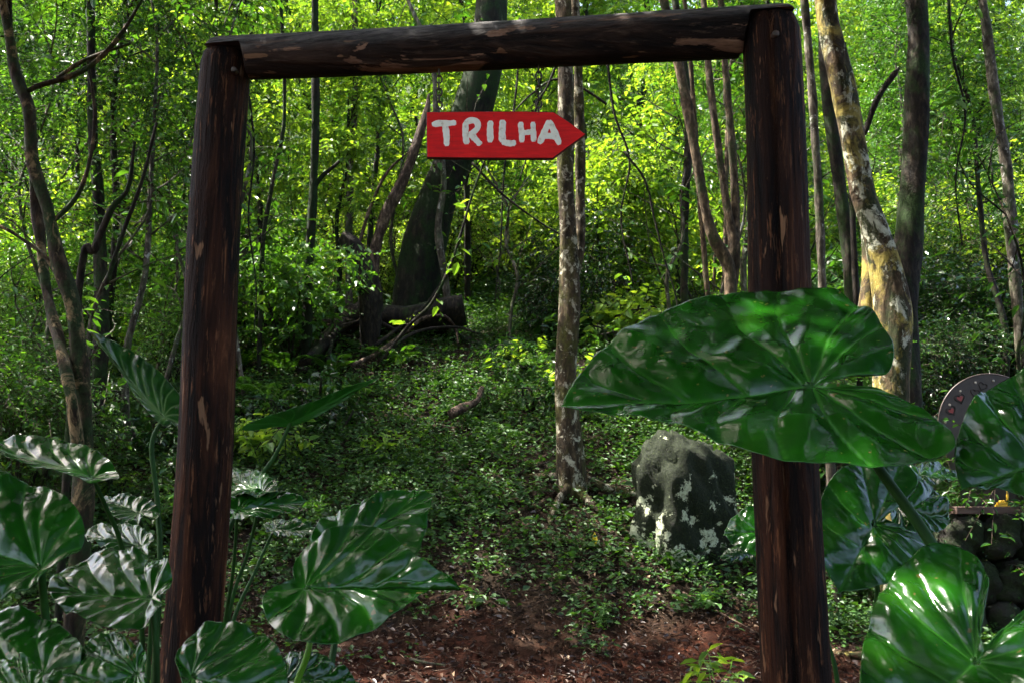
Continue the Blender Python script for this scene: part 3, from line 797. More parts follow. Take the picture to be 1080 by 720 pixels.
# --- behind the left post
p = plant('elephant ear plant with silvery ribbed leaves behind the left post', -1.75, 4.2)
taro_leaf(p, (93, 350), [(111, 359), (135, 368), (162, 388), (188, 414), (198, 440), (190, 456)], (180, 447), [(172, 452), (154, 434), (140, 413), (128, 392), (113, 374)],
          (172, 440), 4.35, (.25, -.80, .5), mat='taro_pale', nv=10, puff=.016, cup=.0, wave=.006, seed=17, stalk=[(160, 470, 4.35), (166, 530, 4.35), (168, 620, 4.3)], stalk_r=(.010, .014), label='upright silvery ribbed leaf')
taro_leaf(p, (-20, 466), [(0, 462), (39, 463), (74, 468), (99, 476), (118, 489), (131, 514)], (108, 508), [(97, 513), (70, 503), (39, 491), (0, 480)],
          (98, 503), 3.2, (.05, -.60, .80), mat='taro', nv=8, puff=.013, cup=.02, wave=.005, seed=18, stalk=[(112, 535, 3.3), (128, 575, 3.4), (150, 680, 3.5)])
taro_leaf(p, (103, 520), [(128, 521), (156, 527), (171, 540), (166, 552)], (152, 545), [(146, 556), (124, 551), (110, 536)], (147, 541), 4.0, (0, -.6, .8), mat='taro_pale', nv=7, puff=.012, seed=19, stalk=[(155, 590, 4.1), (165, 680, 4.2)])
taro_leaf(p, (86, 560), [(100, 551), (122, 550), (152, 558), (166, 572)], (155, 578), [(158, 588), (130, 588), (100, 575)], (149, 575), 3.6, (-.05, -.5, .86), mat='taro_pale', nv=7, puff=.014, wave=.006, seed=20, stalk=[(160, 640, 3.8)])

p = plant('elephant ear plant with a pointed upswept leaf right of the left post', -1.42, 4.3)
taro_leaf(p, (402, 396), [(367, 407), (334, 421), (305, 430), (279, 438), (262, 444), (252, 454)], (290, 448), [(300, 449), (315, 448), (334, 438), (367, 420), (385, 407)],
          (306, 446), 4.3, (-.15, -.62, -.50), mat='taro_under', nv=7, puff=.006, cup=.0, wave=.004, seed=22, stalk=[(290, 480, 4.3), (262, 522, 4.25), (232, 600, 4.2)], stalk_r=(.008, .012), label='dark pointed leaf seen from beneath')
taro_leaf(p, (228, 494), [(245, 492), (268, 495), (290, 508), (295, 522)], (282, 524), [(262, 530), (240, 524), (226, 510)], (276, 520), 4.1, (0, -.45, .88), mat='taro_pale', nv=8, puff=.014, wave=.006, seed=23, stalk=[(262, 580, 4.2), (240, 660, 4.2)],
          label='leaf shining white with reflected sky')
taro_leaf(p, (326, 524), [(305, 517), (275, 516), (248, 522), (232, 535)], (242, 540), [(236, 550), (265, 550), (300, 545)], (250, 538), 4.0, (.1, -.6, .8), nv=6, seed=24, stalk=[(246, 600, 4.1), (235, 680, 4.2)])
taro_leaf(p, (340, 556), [(320, 549), (295, 548), (275, 554)], (282, 559), [(280, 566), (305, 568), (325, 564)], (288, 559), 4.5, (0, -.45, .88), mat='taro_pale', nv=5, seed=25, stalk=[(270, 600, 4.4), (240, 680, 4.3)])

# ------------------------------------------------------------------ trees
def crown_at(rs, tips, mat, ntw_per=26, R0=.8, L=.1, W=.045, k=9, tl=.4):
    blobs = [((t[0], t[1], t[2]), (R0 * rs.uniform(.7, 1.3), R0 * rs.uniform(.7, 1.3), R0 * rs.uniform(.45, .8))) for t in tips]
    return blob_foliage(rs, blobs, ntw_per * len(tips), k=k, tl=tl, L=L, W=W)

def px_tree(name, label, cat, stems, bark, Y, base_px, group=None, seg=14, height=None, crown=None, roots=0, rough=.12, flare=.35, seed=0, limbs=True, branches=()):
    """stems: list of (px path bottom->top as (x,y,width_px[,dY])). First stem starts at the ground hit."""
    g = hit(*base_px) if Y is None else P(base_px[0], base_px[1], Y)
    Y = g.y
    loc = Vector((g.x, g.y, gz(g.x, g.y)))
    o = thing(name, label, cat, loc, group)
    rs = np.random.RandomState(seed)
    tops = []
    for si, st in enumerate(stems):
        pts = []; rad = []
        for q in st:
            yy = Y + (q[3] if len(q) > 3 else 0)
            pp = P(q[0], q[1], yy); pts.append(pp - loc); rad.append(q[2] / 2 / FPX * yy)
        if si == 0: pts.insert(0, Vector((pts[0].x * .3, pts[0].y * .3, -.25))); rad.insert(0, rad[0] * 1.05)
        if height and si < height[0]:
            d = (pts[-1] - pts[-2]).normalized(); d.z = max(d.z, .5)
            for k in range(2):
                pts.append(pts[-1] + d.normalized() * height[1] / 2 + Vector(rs.randn(3)) * .15); rad.append(rad[-1] * .6)
        mb = MB(); tube(mb, pts, rad, seg=seg, n=max(24, len(pts) * 9), rough=rough, seed=seed + si, flare=flare if si == 0 else 0, fluted=(.10 if si == 0 and flare > .3 else 0))
        if height and si < height[0]:
            tops.append((pts, rad))
        if si == 0:
            for r_ in range(roots):
                a = r_ * 6.28 / roots + rs.rand(); Lr = rad[0] * rs.uniform(3.5, 7); b = pts[1]
                rp = []
                for u in (0, .35, .7, 1.):
                    x = loc.x + math.cos(a) * (rad[0] * .5 + Lr * u) + .1 * math.sin(3 * u + r_); y = loc.y + math.sin(a) * (rad[0] * .5 + Lr * u)
                    rp.append(Vector((x - loc.x, y - loc.y, gz(x, y) - loc.z + (.15 * (1 - u) ** 2.2) - .012 - .05 * u)))
                tube(mb, rp, [rad[0] * .40, rad[0] * .24, rad[0] * .15, rad[0] * .06], seg=8, n=14, rough=.15, seed=r_)
            for bi, bp in enumerate(branches):
                pp = [P(q[0], q[1], Y + (q[3] if len(q) > 3 else 0)) - loc for q in bp]; rr_ = [q[2] / 2 / FPX * Y for q in bp]
                tube(mb, pp, rr_, seg=7, n=len(pp) * 6, rough=.15, seed=bi)
        mb.build('trunk', M[bark], o)
    if crown:
        mat, nb, R0, L, ntw = crown
        tips = []
        for pts, rad in tops:
            for k in range(nb):
                u = rs.uniform(.88, 1.); i = min(int(u * (len(pts) - 1)), len(pts) - 2); s = pts[i].lerp(pts[i + 1], rs.rand())
                if k == 0: s = pts[-1]
                a = rs.rand() * 6.28; l = rs.uniform(.8, 2.2)
                e = s + Vector((math.cos(a) * l, math.sin(a) * l, rs.uniform(.2, 1.2)))
                mb = MB(); tube(mb, [s, s.lerp(e, .5) + Vector(rs.randn(3)) * .12, e], [rad[-1] * .6 + .008, .014, .006], seg=6, n=10); mb.build('limb', M[bark], o)
                tips.append(e)
        V, q, m = crown_at(rs, tips, mat, ntw, R0, L, L * .45)
        link('crown', mesh_np('crown', V, quads=q, mats=[M[mat], M['twig']], midx=m), o)
    return o

# the big mossy tree
bigc = px_tree('tree', 'massive leaning mossy tree rising behind the sign', 'tree',
    [[(437, 330, 45), (446, 270, 46), (461, 215, 45), (482, 160, 46), (500, 110, 45), (512, 60, 40), (518, 0, 36)]],
    'bark_moss', 14.4, (436, 345), height=(1, 3.5), crown=('leaf_mid', 7, 1.0, .11, 30), roots=6, seed=31, seg=30, rough=.11, flare=.12)
# creeper on the trunk
def px_vine(label, path, Y, w, mat='bark_dark', name='vine', leaves=0, cat='vine', seed=0, group=None, leafmat='leaf_fresh'):
    pts = [P(q[0], q[1], Y + (q[2] if len(q) > 2 else 0)) for q in path]
    loc = pts[0].copy(); o = thing(name, label, cat, loc, group)
    mb = MB(); r = w / 2 / FPX * Y; tube(mb, [p - loc for p in pts], [r, r * .9, r * .7, r * .5], seg=7, n=len(pts) * 8, rough=.15, seed=seed); mb.build('stem', M[mat], o)
    if leaves:
        rs = np.random.RandomState(seed); c = catmull([p - loc for p in pts], leaves)
        dd = rs.randn(leaves, 3); V, q, m = spray_foliage(rs, c, dd, k=5, tl=.3, L=.13, W=.06, droop=.2)
        link('foliage', mesh_np('foliage', V, quads=q, mats=[M[leafmat], M['twig']], midx=m), o)
    return o
px_vine('thin pale stem climbing beside the big leaning tree', [(473, 352), (470, 300), (462, 240), (468, 190), (460, 120), (455, 60), (430, 0)], 13.9, 9, 'bark_pale', leaves=10, seed=1)
px_vine('arching dark vine looping over the fallen wood below the big tree', [(482, 352), (478, 340), (465, 334), (445, 336), (430, 346), (405, 362), (380, 380, -1.2)], 14.0, 4.5, 'deadwood_light', seed=2)
px_vine('long thin liana slanting right from the sign', [(498, 172), (530, 205), (570, 235), (600, 252)], 12.5, 3, 'deadwood', seed=3)
px_vine('slanting leafy vine stem in front of the big tree', [(395, 390), (430, 345), (455, 320), (475, 280), (488, 240), (500, 200), (515, 160)], 12.4, 4, 'bark_dark', leaves=12, seed=4)
px_vine('thin hanging liana between the slim tree and paired stems', [(658, 160), (680, 190), (690, 230), (700, 270), (712, 310), (716, 335)], 11, 2.6, 'deadwood', seed=5)

px_vine('dark drooping twig above the arrow tip of the sign', [(590, 60), (578, 90), (566, 112), (560, 150), (548, 190)], 10.5, 3, 'deadwood', seed=6)
px_vine('thin dark liana crossing behind the chain of the sign', [(640, 110), (612, 92), (585, 84), (560, 100), (540, 120)], 11.2, 3, 'deadwood', seed=7)
px_vine('fine hanging liana right of the big leaning tree', [(548, 20), (545, 90), (532, 180), (528, 260), (522, 318)], 13.4, 2.6, 'deadwood', leaves=6, seed=8)
px_vine('thin liana hanging beside the left post under the beam', [(262, 95), (268, 160), (262, 230), (270, 300), (268, 350)], 10.6, 2.6, 'bark_dark', leaves=8, seed=9)
px_vine('wandering dark liana right of the slim tree', [(640, 60), (648, 120), (664, 170), (655, 230), (668, 300)], 12.2, 3, 'deadwood', leaves=8, seed=10)
px_vine('curling bare liana high at the right side', [(1000, 0), (1005, 60), (1018, 120), (1008, 190), (1015, 260)], 9.6, 3.2, 'bark_dark', leaves=8, seed=11, leafmat='leaf_mid')
# slim lichen tree with second stem
px_tree('tree', 'slim lichen spotted tree standing behind the arrow tip of the sign', 'tree',
    [[(602, 500, 30), (599, 450, 25), (597, 390, 23), (601, 320, 21), (599, 250, 20), (596, 180, 19), (597, 90, 18), (594, 0, 17)],
     [(602, 300, 12, .05), (611, 262, 12, .12), (612, 200, 11, .15), (611, 120, 11, .15), (606, 0, 10, .15)]],
    'bark_lichen', None, (603, 519), height=(2, 3.2), crown=('leaf_mid', 5, .8, .10, 26), roots=5, seed=32, seg=16)
# twin tan stems
px_tree('tree', 'clump of slender tan stems just left of the right post', 'tree',
    [[(771, 318, 13), (768, 280, 14), (750, 245, 12), (740, 200, 11), (730, 140, 11), (718, 80, 11), (700, 0, 11)],
     [(771, 318, 12, .1), (774, 260, 13, .1), (768, 225, 9, .1), (758, 160, 8, .1), (748, 80, 8, .1), (742, 0, 7, .1)],
     [(774, 262, 11, .1), (776, 220, 10, .15), (770, 130, 8, .15), (762, 40, 8, .15), (760, 0, 7, .15)],
     [(748, 330, 6, .4), (742, 260, 6, .4), (736, 180, 6, .4), (730, 90, 5, .4), (722, 0, 5, .4)]],
    'bark_tan', 11.5, (771, 330), height=(4, 3), crown=('leaf_mid', 3, .8, .10, 24), seed=33)
# right lichen tree
px_tree('tree', 'crooked tree with yellow and white lichen right of the gateway', 'tree',
    [[(950, 560, 42), (943, 480, 38), (941, 400, 37), (942, 330, 37), (929, 262, 33), (910, 205, 29), (900, 150, 26), (888, 90, 25), (877, 40, 24), (871, 0, 23)],
     [(915, 330, 18, .25), (917, 270, 16, .25), (912, 200, 14, .3), (903, 130, 12, .35)]],
    'bark_yellow', 6.9, (951, 590), height=(1, 4), crown=('leaf_mid', 7, .8, .10, 26), seed=34, seg=20, rough=.14, roots=4)
# right dark mossy trunk
px_tree('tree', 'straight dark moss coated trunk right of the crooked lichen tree', 'tree',
    [[(955, 380, 30), (952, 310, 30), (960, 240, 27), (965, 160, 26), (967, 80, 26), (966, 0, 25)]],
    'bark_dark', 9.5, (956, 440), height=(1, 4), crown=('leaf_dark', 6, .9, .10, 28), seed=35, seg=16)
px_tree('tree', 'thin pale mottled trunk near the right edge', 'tree',
    [[(1074, 330, 12), (1066, 240, 13), (1062, 180, 12), (1052, 120, 11), (1044, 60, 11), (1036, 0, 10)]],
    'bark_pale', 11.5, (1078, 370), height=(1, 3), crown=('leaf_dark', 5, .8, .10, 26), seed=36)
px_tree('tree', 'thin pale stem showing just right of the right post', 'tree',
    [[(868, 320, 9), (864, 220, 9), (858, 120, 9), (850, 20, 9)]], 'bark_pale', 8.5, (869, 400), height=(1, 3), crown=('leaf_mid', 4, .7, .10, 24), seed=37)
px_tree('tree', 'dark slanting trunk behind the crooked lichen tree', 'tree',
    [[(900, 330, 15), (893, 250, 15), (882, 170, 14), (872, 90, 13), (868, 0, 12)]], 'bark_dark', 11, (903, 390), height=(1, 3), crown=('leaf_dark', 4, .8, .10, 26), seed=38)
px_tree('tree', 'thin dark bare branched sapling between two trunks at right', 'tree',
    [[(898, 170, 6), (912, 140, 6), (925, 105, 7), (942, 80, 6), (948, 72, 3)]], 'deadwood', 9.8, (898, 350), seed=39, flare=0)
# left twisted tree
px_tree('tree', 'gnarled two stemmed tree at the left edge', 'tree',
    [[(88, 500, 20), (88, 430, 18), (82, 360, 18), (76, 320, 16), (62, 275, 15), (50, 220, 12), (34, 170, 14), (30, 115, 15), (16, 75, 11), (2, 0, 9)],
     [(82, 470, 12, -.1), (72, 400, 13, -.12), (50, 310, 10, .15), (40, 230, 12, .2), (33, 150, 9, .1), (26, 100, 9, .0), (12, 50, 8, .1), (8, -40, 7, .1)]],
    'bark_twist', 6.4, (90, 555), height=(1, 3), crown=('leaf_mid', 8, .8, .085, 30), seed=40, seg=14, rough=.16,
    branches=[[(24, 100, 6), (40, 91, 6), (70, 82, 6), (95, 70, 6), (125, 40, 5), (150, 0, 3)], [(60, 83, 5), (85, 66, 5), (112, 55, 4), (138, 46, 3)], [(50, 240, 6), (85, 200, 5), (100, 130, 4), (92, 60, 3)],
              [(88, 400, 6), (60, 290, 5), (20, 250, 4), (-20, 230, 3)]])
px_tree('tree', 'dark forked sapling between the gnarled tree and left post', 'tree',
    [[(84, 300, 8), (100, 262, 8), (118, 220, 7), (135, 198, 5), (142, 150, 3)]], 'bark_dark', 7.4, (80, 420), seed=41, flare=0,
    branches=[[(112, 300, 5), (130, 245, 5), (150, 190, 4), (165, 130, 3)]])
px_tree('tree', 'dark upright trunk in shade left of the left post', 'tree',
    [[(107, 340, 15), (106, 280, 14), (104, 210, 12), (98, 140, 10), (96, 0, 9)]], 'bark_dark', 10, (108, 400), height=(1, 2.5), crown=('leaf_mid', 4, .8, .10, 26), seed=42)
px_tree('tree', 'slender dark trunk with a stub branch right of the left post', 'tree',
    [[(324, 330, 11), (327, 260, 10), (331, 190, 9), (333, 110, 9), (332, 0, 8)]], 'bark_moss', 12.5, (323, 360), height=(1, 3), crown=('leaf_fresh', 4, .8, .11, 26), seed=43,
    branches=[[(331, 200, 5), (340, 186, 5), (352, 176, 4), (358, 170, 4)]])
px_tree('tree', 'pale thin stem midway between left post and sign', 'tree',
    [[(368, 330, 8), (368, 250, 8), (370, 170, 7), (374, 110, 7), (374, 0, 6)]], 'bark_pale', 14, (368, 345), height=(1, 3), crown=('leaf_fresh', 4, .8, .11, 26), seed=44)
px_tree('dead_tree', 'leaning dead trunk with a broken top left of the sign', 'tree',
    [[(391, 305, 14), (397, 260, 14), (408, 225, 13), (425, 190, 12), (440, 150, 9), (450, 118, 8), (452, 100, 3)]], 'deadwood_light', 13.2, (390, 335), seed=45, flare=.2, rough=.2,
    branches=[[(378, 260, 4), (392, 215, 4), (410, 180, 3), (432, 160, 2)]])
px_tree('stump', 'short black rotten snag leaning beside the dead trunk', 'stump',
    [[(391, 325, 20), (387, 297, 23), (379, 273, 21), (370, 258, 19), (361, 249, 12)]], 'deadwood', 13.0, (391, 340), seed=46, flare=.1, rough=.3)
px_tree('tree', 'thin dark stem left of the pale thin stem', 'tree',
    [[(275, 330, 5), (278, 250, 5), (290, 180, 4), (300, 120, 4), (296, 0, 4)]], 'bark_dark', 12, (274, 360), height=(1, 2.5), crown=('leaf_mid', 3, .7, .10, 22), seed=47)
px_tree('tree', 'slim straight trunk seen above the fork of the paired stems', 'tree',
    [[(722, 330, 8), (722, 230, 9), (726, 120, 9), (712, 0, 8)]], 'bark_dark', 13.5, (722, 345), height=(1, 3), crown=('leaf_mid', 4, .8, .10, 26), seed=48)

# fallen wood under the big tree
def fallen(label, path, Y, w0, w1, mat, seed, name='fallen_log'):
    pts = [P(q[0], q[1] - 3, min(hit(q[0], q[1] + 10, 8).y - .15, 13.7)) for q in path]; w0 *= 1.35; w1 *= 1.35; loc = pts[0].copy()
    o = thing(name, label, 'log' if name == 'fallen_log' else 'branch', loc)
    mb = MB(); tube(mb, [p - loc for p in pts], [w0 / 2 / FPX * Y, (w0 * .6 + w1 * .4) / 2 / FPX * Y, w1 / 2 / FPX * Y], seg=12, n=len(pts) * 9, rough=.22, seed=seed)
    mb.build('wood', M[mat], o); return o
fallen('dark fallen log lying from the left post towards the big tree', [(150, 336), (200, 330), (255, 328), (300, 333), (340, 342), (372, 348)], 12.6, 8, 12, 'deadwood', 1)
fallen('thick rotten log leaning down to the left below the dead trunk', [(322, 385), (345, 362), (365, 342), (385, 330)], 12.4, 10, 22, 'deadwood', 2)
fallen('black rotten log lying across the foot of the big tree', [(370, 336), (400, 336), (440, 338), (490, 330)], 13.3, 20, 24, 'deadwood', 3)
fallen('pale bare branch lying across the rotten logs', [(340, 348), (375, 342), (410, 337), (440, 338)], 12.2, 4, 3, 'deadwood_light', 4, 'fallen_branch')
fallen('short brown branch half buried in the leafy slope', [(475, 440), (490, 432), (503, 425), (508, 412)], 11.0, 7, 4, 'deadwood_light', 5, 'fallen_branch')

def tangle(label, path, w, mat, seed):
    y0 = 12.9; pts = [P(q[0], q[1], y0 + q[2]) for q in path]; loc = pts[0].copy(); o = thing('fallen_branch', label, 'branch', loc, 'dead branches tangled at the foot of the big tree')
    mb = MB(); r = w / 2 / FPX * y0; tube(mb, [p - loc for p in pts], [r, r * .9, r * .5], seg=7, n=len(pts) * 8, rough=.2, seed=seed); mb.build('wood', M[mat], o)
TL = 'bare dead branch in the tangle at the foot of the big tree'
tangle(TL, [(318, 392, -.9), (340, 366, -.3), (362, 346, .2), (392, 338, .6), (420, 350, .5)], 9, 'deadwood', 1)
tangle(TL, [(300, 372, -.2), (335, 360, .0), (372, 345, .4), (400, 332, .8)], 5, 'deadwood_light', 2)
tangle(TL, [(372, 385, -.9), (398, 372, -.4), (425, 352, .1), (446, 336, .4), (468, 334, .5), (480, 346, .6), (483, 362, .2)], 5, 'deadwood_light', 3)
tangle(TL, [(395, 365, -.2), (425, 342, .2), (452, 318, .6), (470, 290, .8), (482, 262, 1.)], 4, 'deadwood', 4)
tangle(TL, [(345, 380, -.6), (352, 352, .1), (350, 334, .5)], 5, 'deadwood', 5)
tangle(TL, [(250, 338, .4), (290, 338, .5), (330, 346, .4), (372, 356, .1)], 9, 'deadwood', 6)
tangle(TL, [(405, 372, -.4), (440, 350, .2), (480, 345, .5), (505, 352, .4)], 4, 'deadwood', 7)
def sag_stick(label, path, w, mat, seed, lift=.03):
    pts = []
    for q in path:
        h_ = hit(q[0], q[1]); pts.append(h_ + Vector((0, 0, lift)))
    loc = pts[0].copy(); o = thing('stick', label, 'stick', loc)
    mb = MB(); r = w / 2 / FPX * loc.y; tube(mb, [p - loc for p in pts], [r, r, r * .5], seg=7, n=len(pts) * 7, rough=.15, seed=seed); mb.build('wood', M[mat], o)
sag_stick('long thin straw coloured stick on the path left of the right post', [(676, 600), (715, 625), (760, 650), (806, 675)], 2.4, 'deadwood_light', 1)
sag_stick('bleached stick lying on the red earth at bottom centre', [(432, 699), (450, 703), (470, 706)], 3, 'bark_pale', 2)
sag_stick('dark curved root like stick right of the slim tree', [(640, 560), (652, 590), (668, 615), (660, 640)], 2.4, 'deadwood', 3)
sag_stick('thin bent stick lying left of the slim tree roots', [(480, 572), (510, 566), (545, 570)], 2.6, 'deadwood_light', 4)
sag_stick('exposed tan root snaking left from the slim tree', [(528, 548), (552, 538), (572, 530), (590, 514)], 8, 'bark_tan', 5, .0)
sag_stick('long dark root crossing the slope above the bare soil', [(490, 530), (520, 518), (550, 500), (585, 485)], 4, 'deadwood', 6, .01)

# ------------------------------------------------------------------ rocks
def rock(label, c, r, mat, seed, name='rock', power=2.6, seg=56, parent=None, zmin=None, group=None):
    rs = np.random.RandomState(seed); ph = rs.rand(12) * 6.28
    o = None
    V = []; nr, na = 34, seg
    for i in range(nr + 1):
        th = math.pi * i / nr
        for j in range(na):
            a = 2 * math.pi * j / na
            u = np.array([math.sin(th) * math.cos(a), math.sin(th) * math.sin(a), math.cos(th)])
            k = (np.abs(u) ** power).sum() ** (-1 / power)
            n_ = (.5 if power > 4 else 1) * .10 * math.sin(3 * u[0] + ph[0] + 2 * u[2]) + .08 * math.sin(5 * u[1] + ph[1] + u[2] * 3) + .05 * math.sin(9 * u[2] + ph[2] + 4 * u[0]) + .03 * math.sin(17 * u[0] + ph[3]) * math.sin(15 * u[2] + ph[4]) + .015 * math.sin(31 * u[1] + 23 * u[2])
            if power > 4: n_ += .05 * math.sin(13 * u[0] + 9 * u[2] + ph[5]) * math.sin(11 * u[1] + ph[6]) + .03 * abs(math.sin(21 * u[2] + 6 * u[0])) + rs.randn() * .006
            V.append(u * k * (1 + n_) * np.array(r))
    F = [[i * na + j, (i + 1) * na + j, (i + 1) * na + (j + 1) % na, i * na + (j + 1) % na] for i in range(nr) for j in range(na)]
    mb = MB(); mb.add(V, F)
    ob = mb.build(name, M[mat]); ob.location = c
    tag(ob, label, 'rock', group); return ob
bh = hit(716, 592); bY = bh.y + .25; bz = P(718, 535, bY)
rk = rock('squat moss covered rock with pale lichen blotches under the giant leaf', (bz.x + .04, bz.y, bz.z), (.045 * bY, .30, .066 * bY), 'lichen_rock', 5, power=6, seg=90)
rk.rotation_euler = (R(4), R(-2), R(30))
# ------------------------------------------------------------------ right: plank ledge, decorated panel, yellow ornament
YP = 8.2
pc = P(1052, 536, YP)
o = thing('plank_ledge', 'grey pink wooden plank resting on mossy stones at the right edge', 'plank', pc)
def box(mb, c, h, mi=0, bev=.004):
    x, y, z = h; b = min(bev, x, y, z) 
    vs = []
    for sx in (-1, 1):
        for sy in (-1, 1):
            for sz in (-1, 1):
                vs += [(c[0] + sx * (x - b), c[1] + sy * (y - b), c[2] + sz * z), (c[0] + sx * (x - b), c[1] + sy * y, c[2] + sz * (z - b)), (c[0] + sx * x, c[1] + sy * (y - b), c[2] + sz * (z - b))]
    import bmesh
    bm = bmesh.new(); [bm.verts.new(v) for v in vs]; bmesh.ops.convex_hull(bm, input=bm.verts[:]); bm.verts.ensure_lookup_table(); bm.verts.index_update()
    mb.add([v.co[:] for v in bm.verts], [[v.index for v in f.verts] for f in bm.faces], mi); bm.free()
mb = MB(); box(mb, (.16, 0, -.012), (.55, .09, .03)); mb.build('plank', M['plank'], o, smooth=False)
mb = MB(); box(mb, (.16, .19, -.014), (.55, .09, .03)); mb.build('plank', M['plank'], o, smooth=False)
rsw = np.random.RandomState(12); gw = gz(pc.x, pc.y)
for row in range(3):
    for cc in range(4):
        hh = (pc.z - .06 - gw + .1) / 3
        rx = .17 * rsw.uniform(.9, 1.12)
        rock('dark mossy stone stacked in the low wall under the plank', (pc.x - .32 + cc * .31 + .12 * (row % 2), pc.y + .08 + rsw.randn() * .02, gw - .1 + hh * (row + .5)), (rx, .2, hh * .54), 'rock', 20 + row * 4 + cc, name='wall_stone', seg=28, group='stones of the low wall under the plank')
# panel
dcen = P(1047, 451, YP + .16); DR = 57 / FPX * (YP + .16)
o = thing('decorated_panel', 'round topped brown metal panel studded with rivets and hearts', 'panel', (dcen.x, dcen.y, pc.z + .008))
zc0 = dcen.z - o.location.z
prof = []
for a in np.linspace(200, -20, 45): prof.append((math.cos(R(a)) * DR, zc0 + math.sin(R(a)) * DR))
prof += [(DR * .74, zc0 - DR * .9), (DR * .62, zc0 - DR * 1.05), (DR * .66, .01), (DR * .66, 0), (-DR * .66, 0), (-DR * .66, .01), (-DR * .70, zc0 - DR * 1.05), (-DR * .80, zc0 - DR * .9)]
n = len(prof); mb = MB()
mb.add([(x, -.006, z) for x, z in prof], [list(range(n))]); mb.add([(x, .006, z) for x, z in prof], [list(range(n))[::-1]])
mb.add([(x, -.006, z) for x, z in prof] + [(x, .006, z) for x, z in prof], [[i, n + i, n + (i + 1) % n, (i + 1) % n] for i in range(n)])
mb.build('plate', M['metal'], o, smooth=False)
mb = MB(); tube(mb, [(x, 0, z) for x, z in prof[:45]], [.009] * 2, seg=8, n=90); mb.build('rim', M['metal'], o)
def pxl(px, py): q = P(px, py, dcen.y); return (q.x - o.location.x, q.z - o.location.z)
def heart(px, py, s, ang, fill):
    cx, cz = pxl(px, py); pts = []
    for t_ in np.linspace(0, 2 * math.pi, 30)[:-1]:
        x = 16 * math.sin(t_) ** 3 / 17; z = (13 * math.cos(t_) - 5 * math.cos(2 * t_) - 2 * math.cos(3 * t_) - math.cos(4 * t_)) / 17
        ca, sa = math.cos(R(ang)), math.sin(R(ang)); pts.append((cx + s * (x * ca - z * sa), cz + s * (x * sa + z * ca)))
    mb = MB(); m = len(pts)
    tube(mb, [(x, -.009, z) for x, z in pts + pts[:1]], [.0045] * 2, seg=6, n=60, cap=False)
    h_ = mb.build('heart', M['outline'], o)
    if fill:
        c = np.mean(pts, axis=0); ins = [(c[0] + (x - c[0]) * .6, c[1] + (z - c[1]) * .6) for x, z in pts]
        mb = MB(); mb.add([(x, -.011, z) for x, z in ins] + [(x, -.004, z) for x, z in ins], [list(range(m))] + [[i, m + i, m + (i + 1) % m, (i + 1) % m] for i in range(m)]); mb.build('inlay', M['redpaint'], h_, smooth=False)
heart(1003, 433, .045, 30, True); heart(1012, 420, .048, 15, True); heart(1028, 414, .040, -10, False); heart(1036, 407, .040, -25, False); heart(1055, 412, .04, -30, True)
for a in list(range(195, -20, -22)):
    mb = MB(); c = (math.cos(R(a)) * DR * .88, -.007, zc0 + math.sin(R(a)) * DR * .88)
    V = [(c[0], c[1] - .007, c[2])] ; F = []
    for k in range(10):
        t_ = k * 2 * math.pi / 10; V += [(c[0] + math.cos(t_) * .007, c[1] - .005, c[2] + math.sin(t_) * .007), (c[0] + math.cos(t_) * .011, c[1], c[2] + math.sin(t_) * .011)]
    for k in range(10):
        k2 = (k + 1) % 10; F += [[0, 1 + 2 * k, 1 + 2 * k2], [1 + 2 * k, 2 + 2 * k, 2 + 2 * k2, 1 + 2 * k2]]
    mb.add(V, F); mb.build('rivet', M['rivet'], o)
# yellow ornament
yc = P(1057, 530, YP - .02)
o = thing('yellow_ornament', 'small stepped yellow ornament standing on the plank', 'ornament', (yc.x, yc.y, pc.z + .010))
mb = MB(); box(mb, (0, 0, .012), (.052, .03, .012)); box(mb, (0, 0, .034), (.040, .024, .010)); box(mb, (0, 0, .052), (.022, .016, .008)); mb.build('base', M['yellow'], o, smooth=False)
mb = MB(); tube(mb, [(0.045, 0, .06), (.05, 0, .1), (.048, 0, .14)], [.010, .012, .004], seg=8, n=10); mb.build('finial', M['yellow'], o)

# ------------------------------------------------------------------ small things on the ground
def yellow_leaf():
    h = hit(627, 577); c = P(627, 569, h.y)
    V, q = leaves_np(np.array([[0, 0, -.055]]), np.array([[.03, 0, 1.]]), np.array([[0.1, -1., .1]]), np.array([.125]), np.array([.055]))
    me = mesh_np('yellow_leaf', V, quads=q, mats=[M['yellow_leaf']]); ob = link('yellow_leaf', me, None, c); s = ob.modifiers.new('t', 'SOLIDIFY'); s.thickness = .001
    tag(ob, 'bright yellow leaf standing upright right of the slim tree', 'leaf')
yellow_leaf()
def seedling(label, px, py, hgt, mat, seed, n=9, L=.09, group=None):
    h = hit(px, py); o = thing('seedling', label, 'plant', h, group)
    rs = np.random.RandomState(seed); stems = []
    mb = MB(); C = []; D = []
    for k in range(3):
        e = Vector((rs.randn() * .1 * hgt * 2, rs.randn() * .1, hgt * rs.uniform(.7, 1.1)))
        c = catmull([Vector((0, 0, -.02)), e * .5 + Vector((rs.randn() * .02, 0, 0)), e], 8); tube(mb, list(map(Vector, c)), [.003, .0015], seg=6, n=12)
        for i in range(2, 8): C.append(c[i]); D.append([rs.randn(), rs.randn(), .2])
    mb.build('stem', M['stalk_bright'], o)
    V, q, m = spray_foliage(rs, np.array(C), np.array(D, float), k=3, tl=L * 1.2, L=L, W=L * .45, droop=.1)
    link('foliage', mesh_np('foliage', V, quads=q, mats=[M[mat], M['stalk_bright']], midx=m), o)
seedling('bright green seedling on the path left of the right post foot', 755, 735, .26, 'leaf_fresh', 1, L=.10)
seedling('small leafy seedling below the slim tree', 640, 660, .16, 'cover_leaf', 2, L=.06)
seedling('low green seedling beside the straw coloured stick', 745, 640, .14, 'leaf_mid', 3, L=.07)
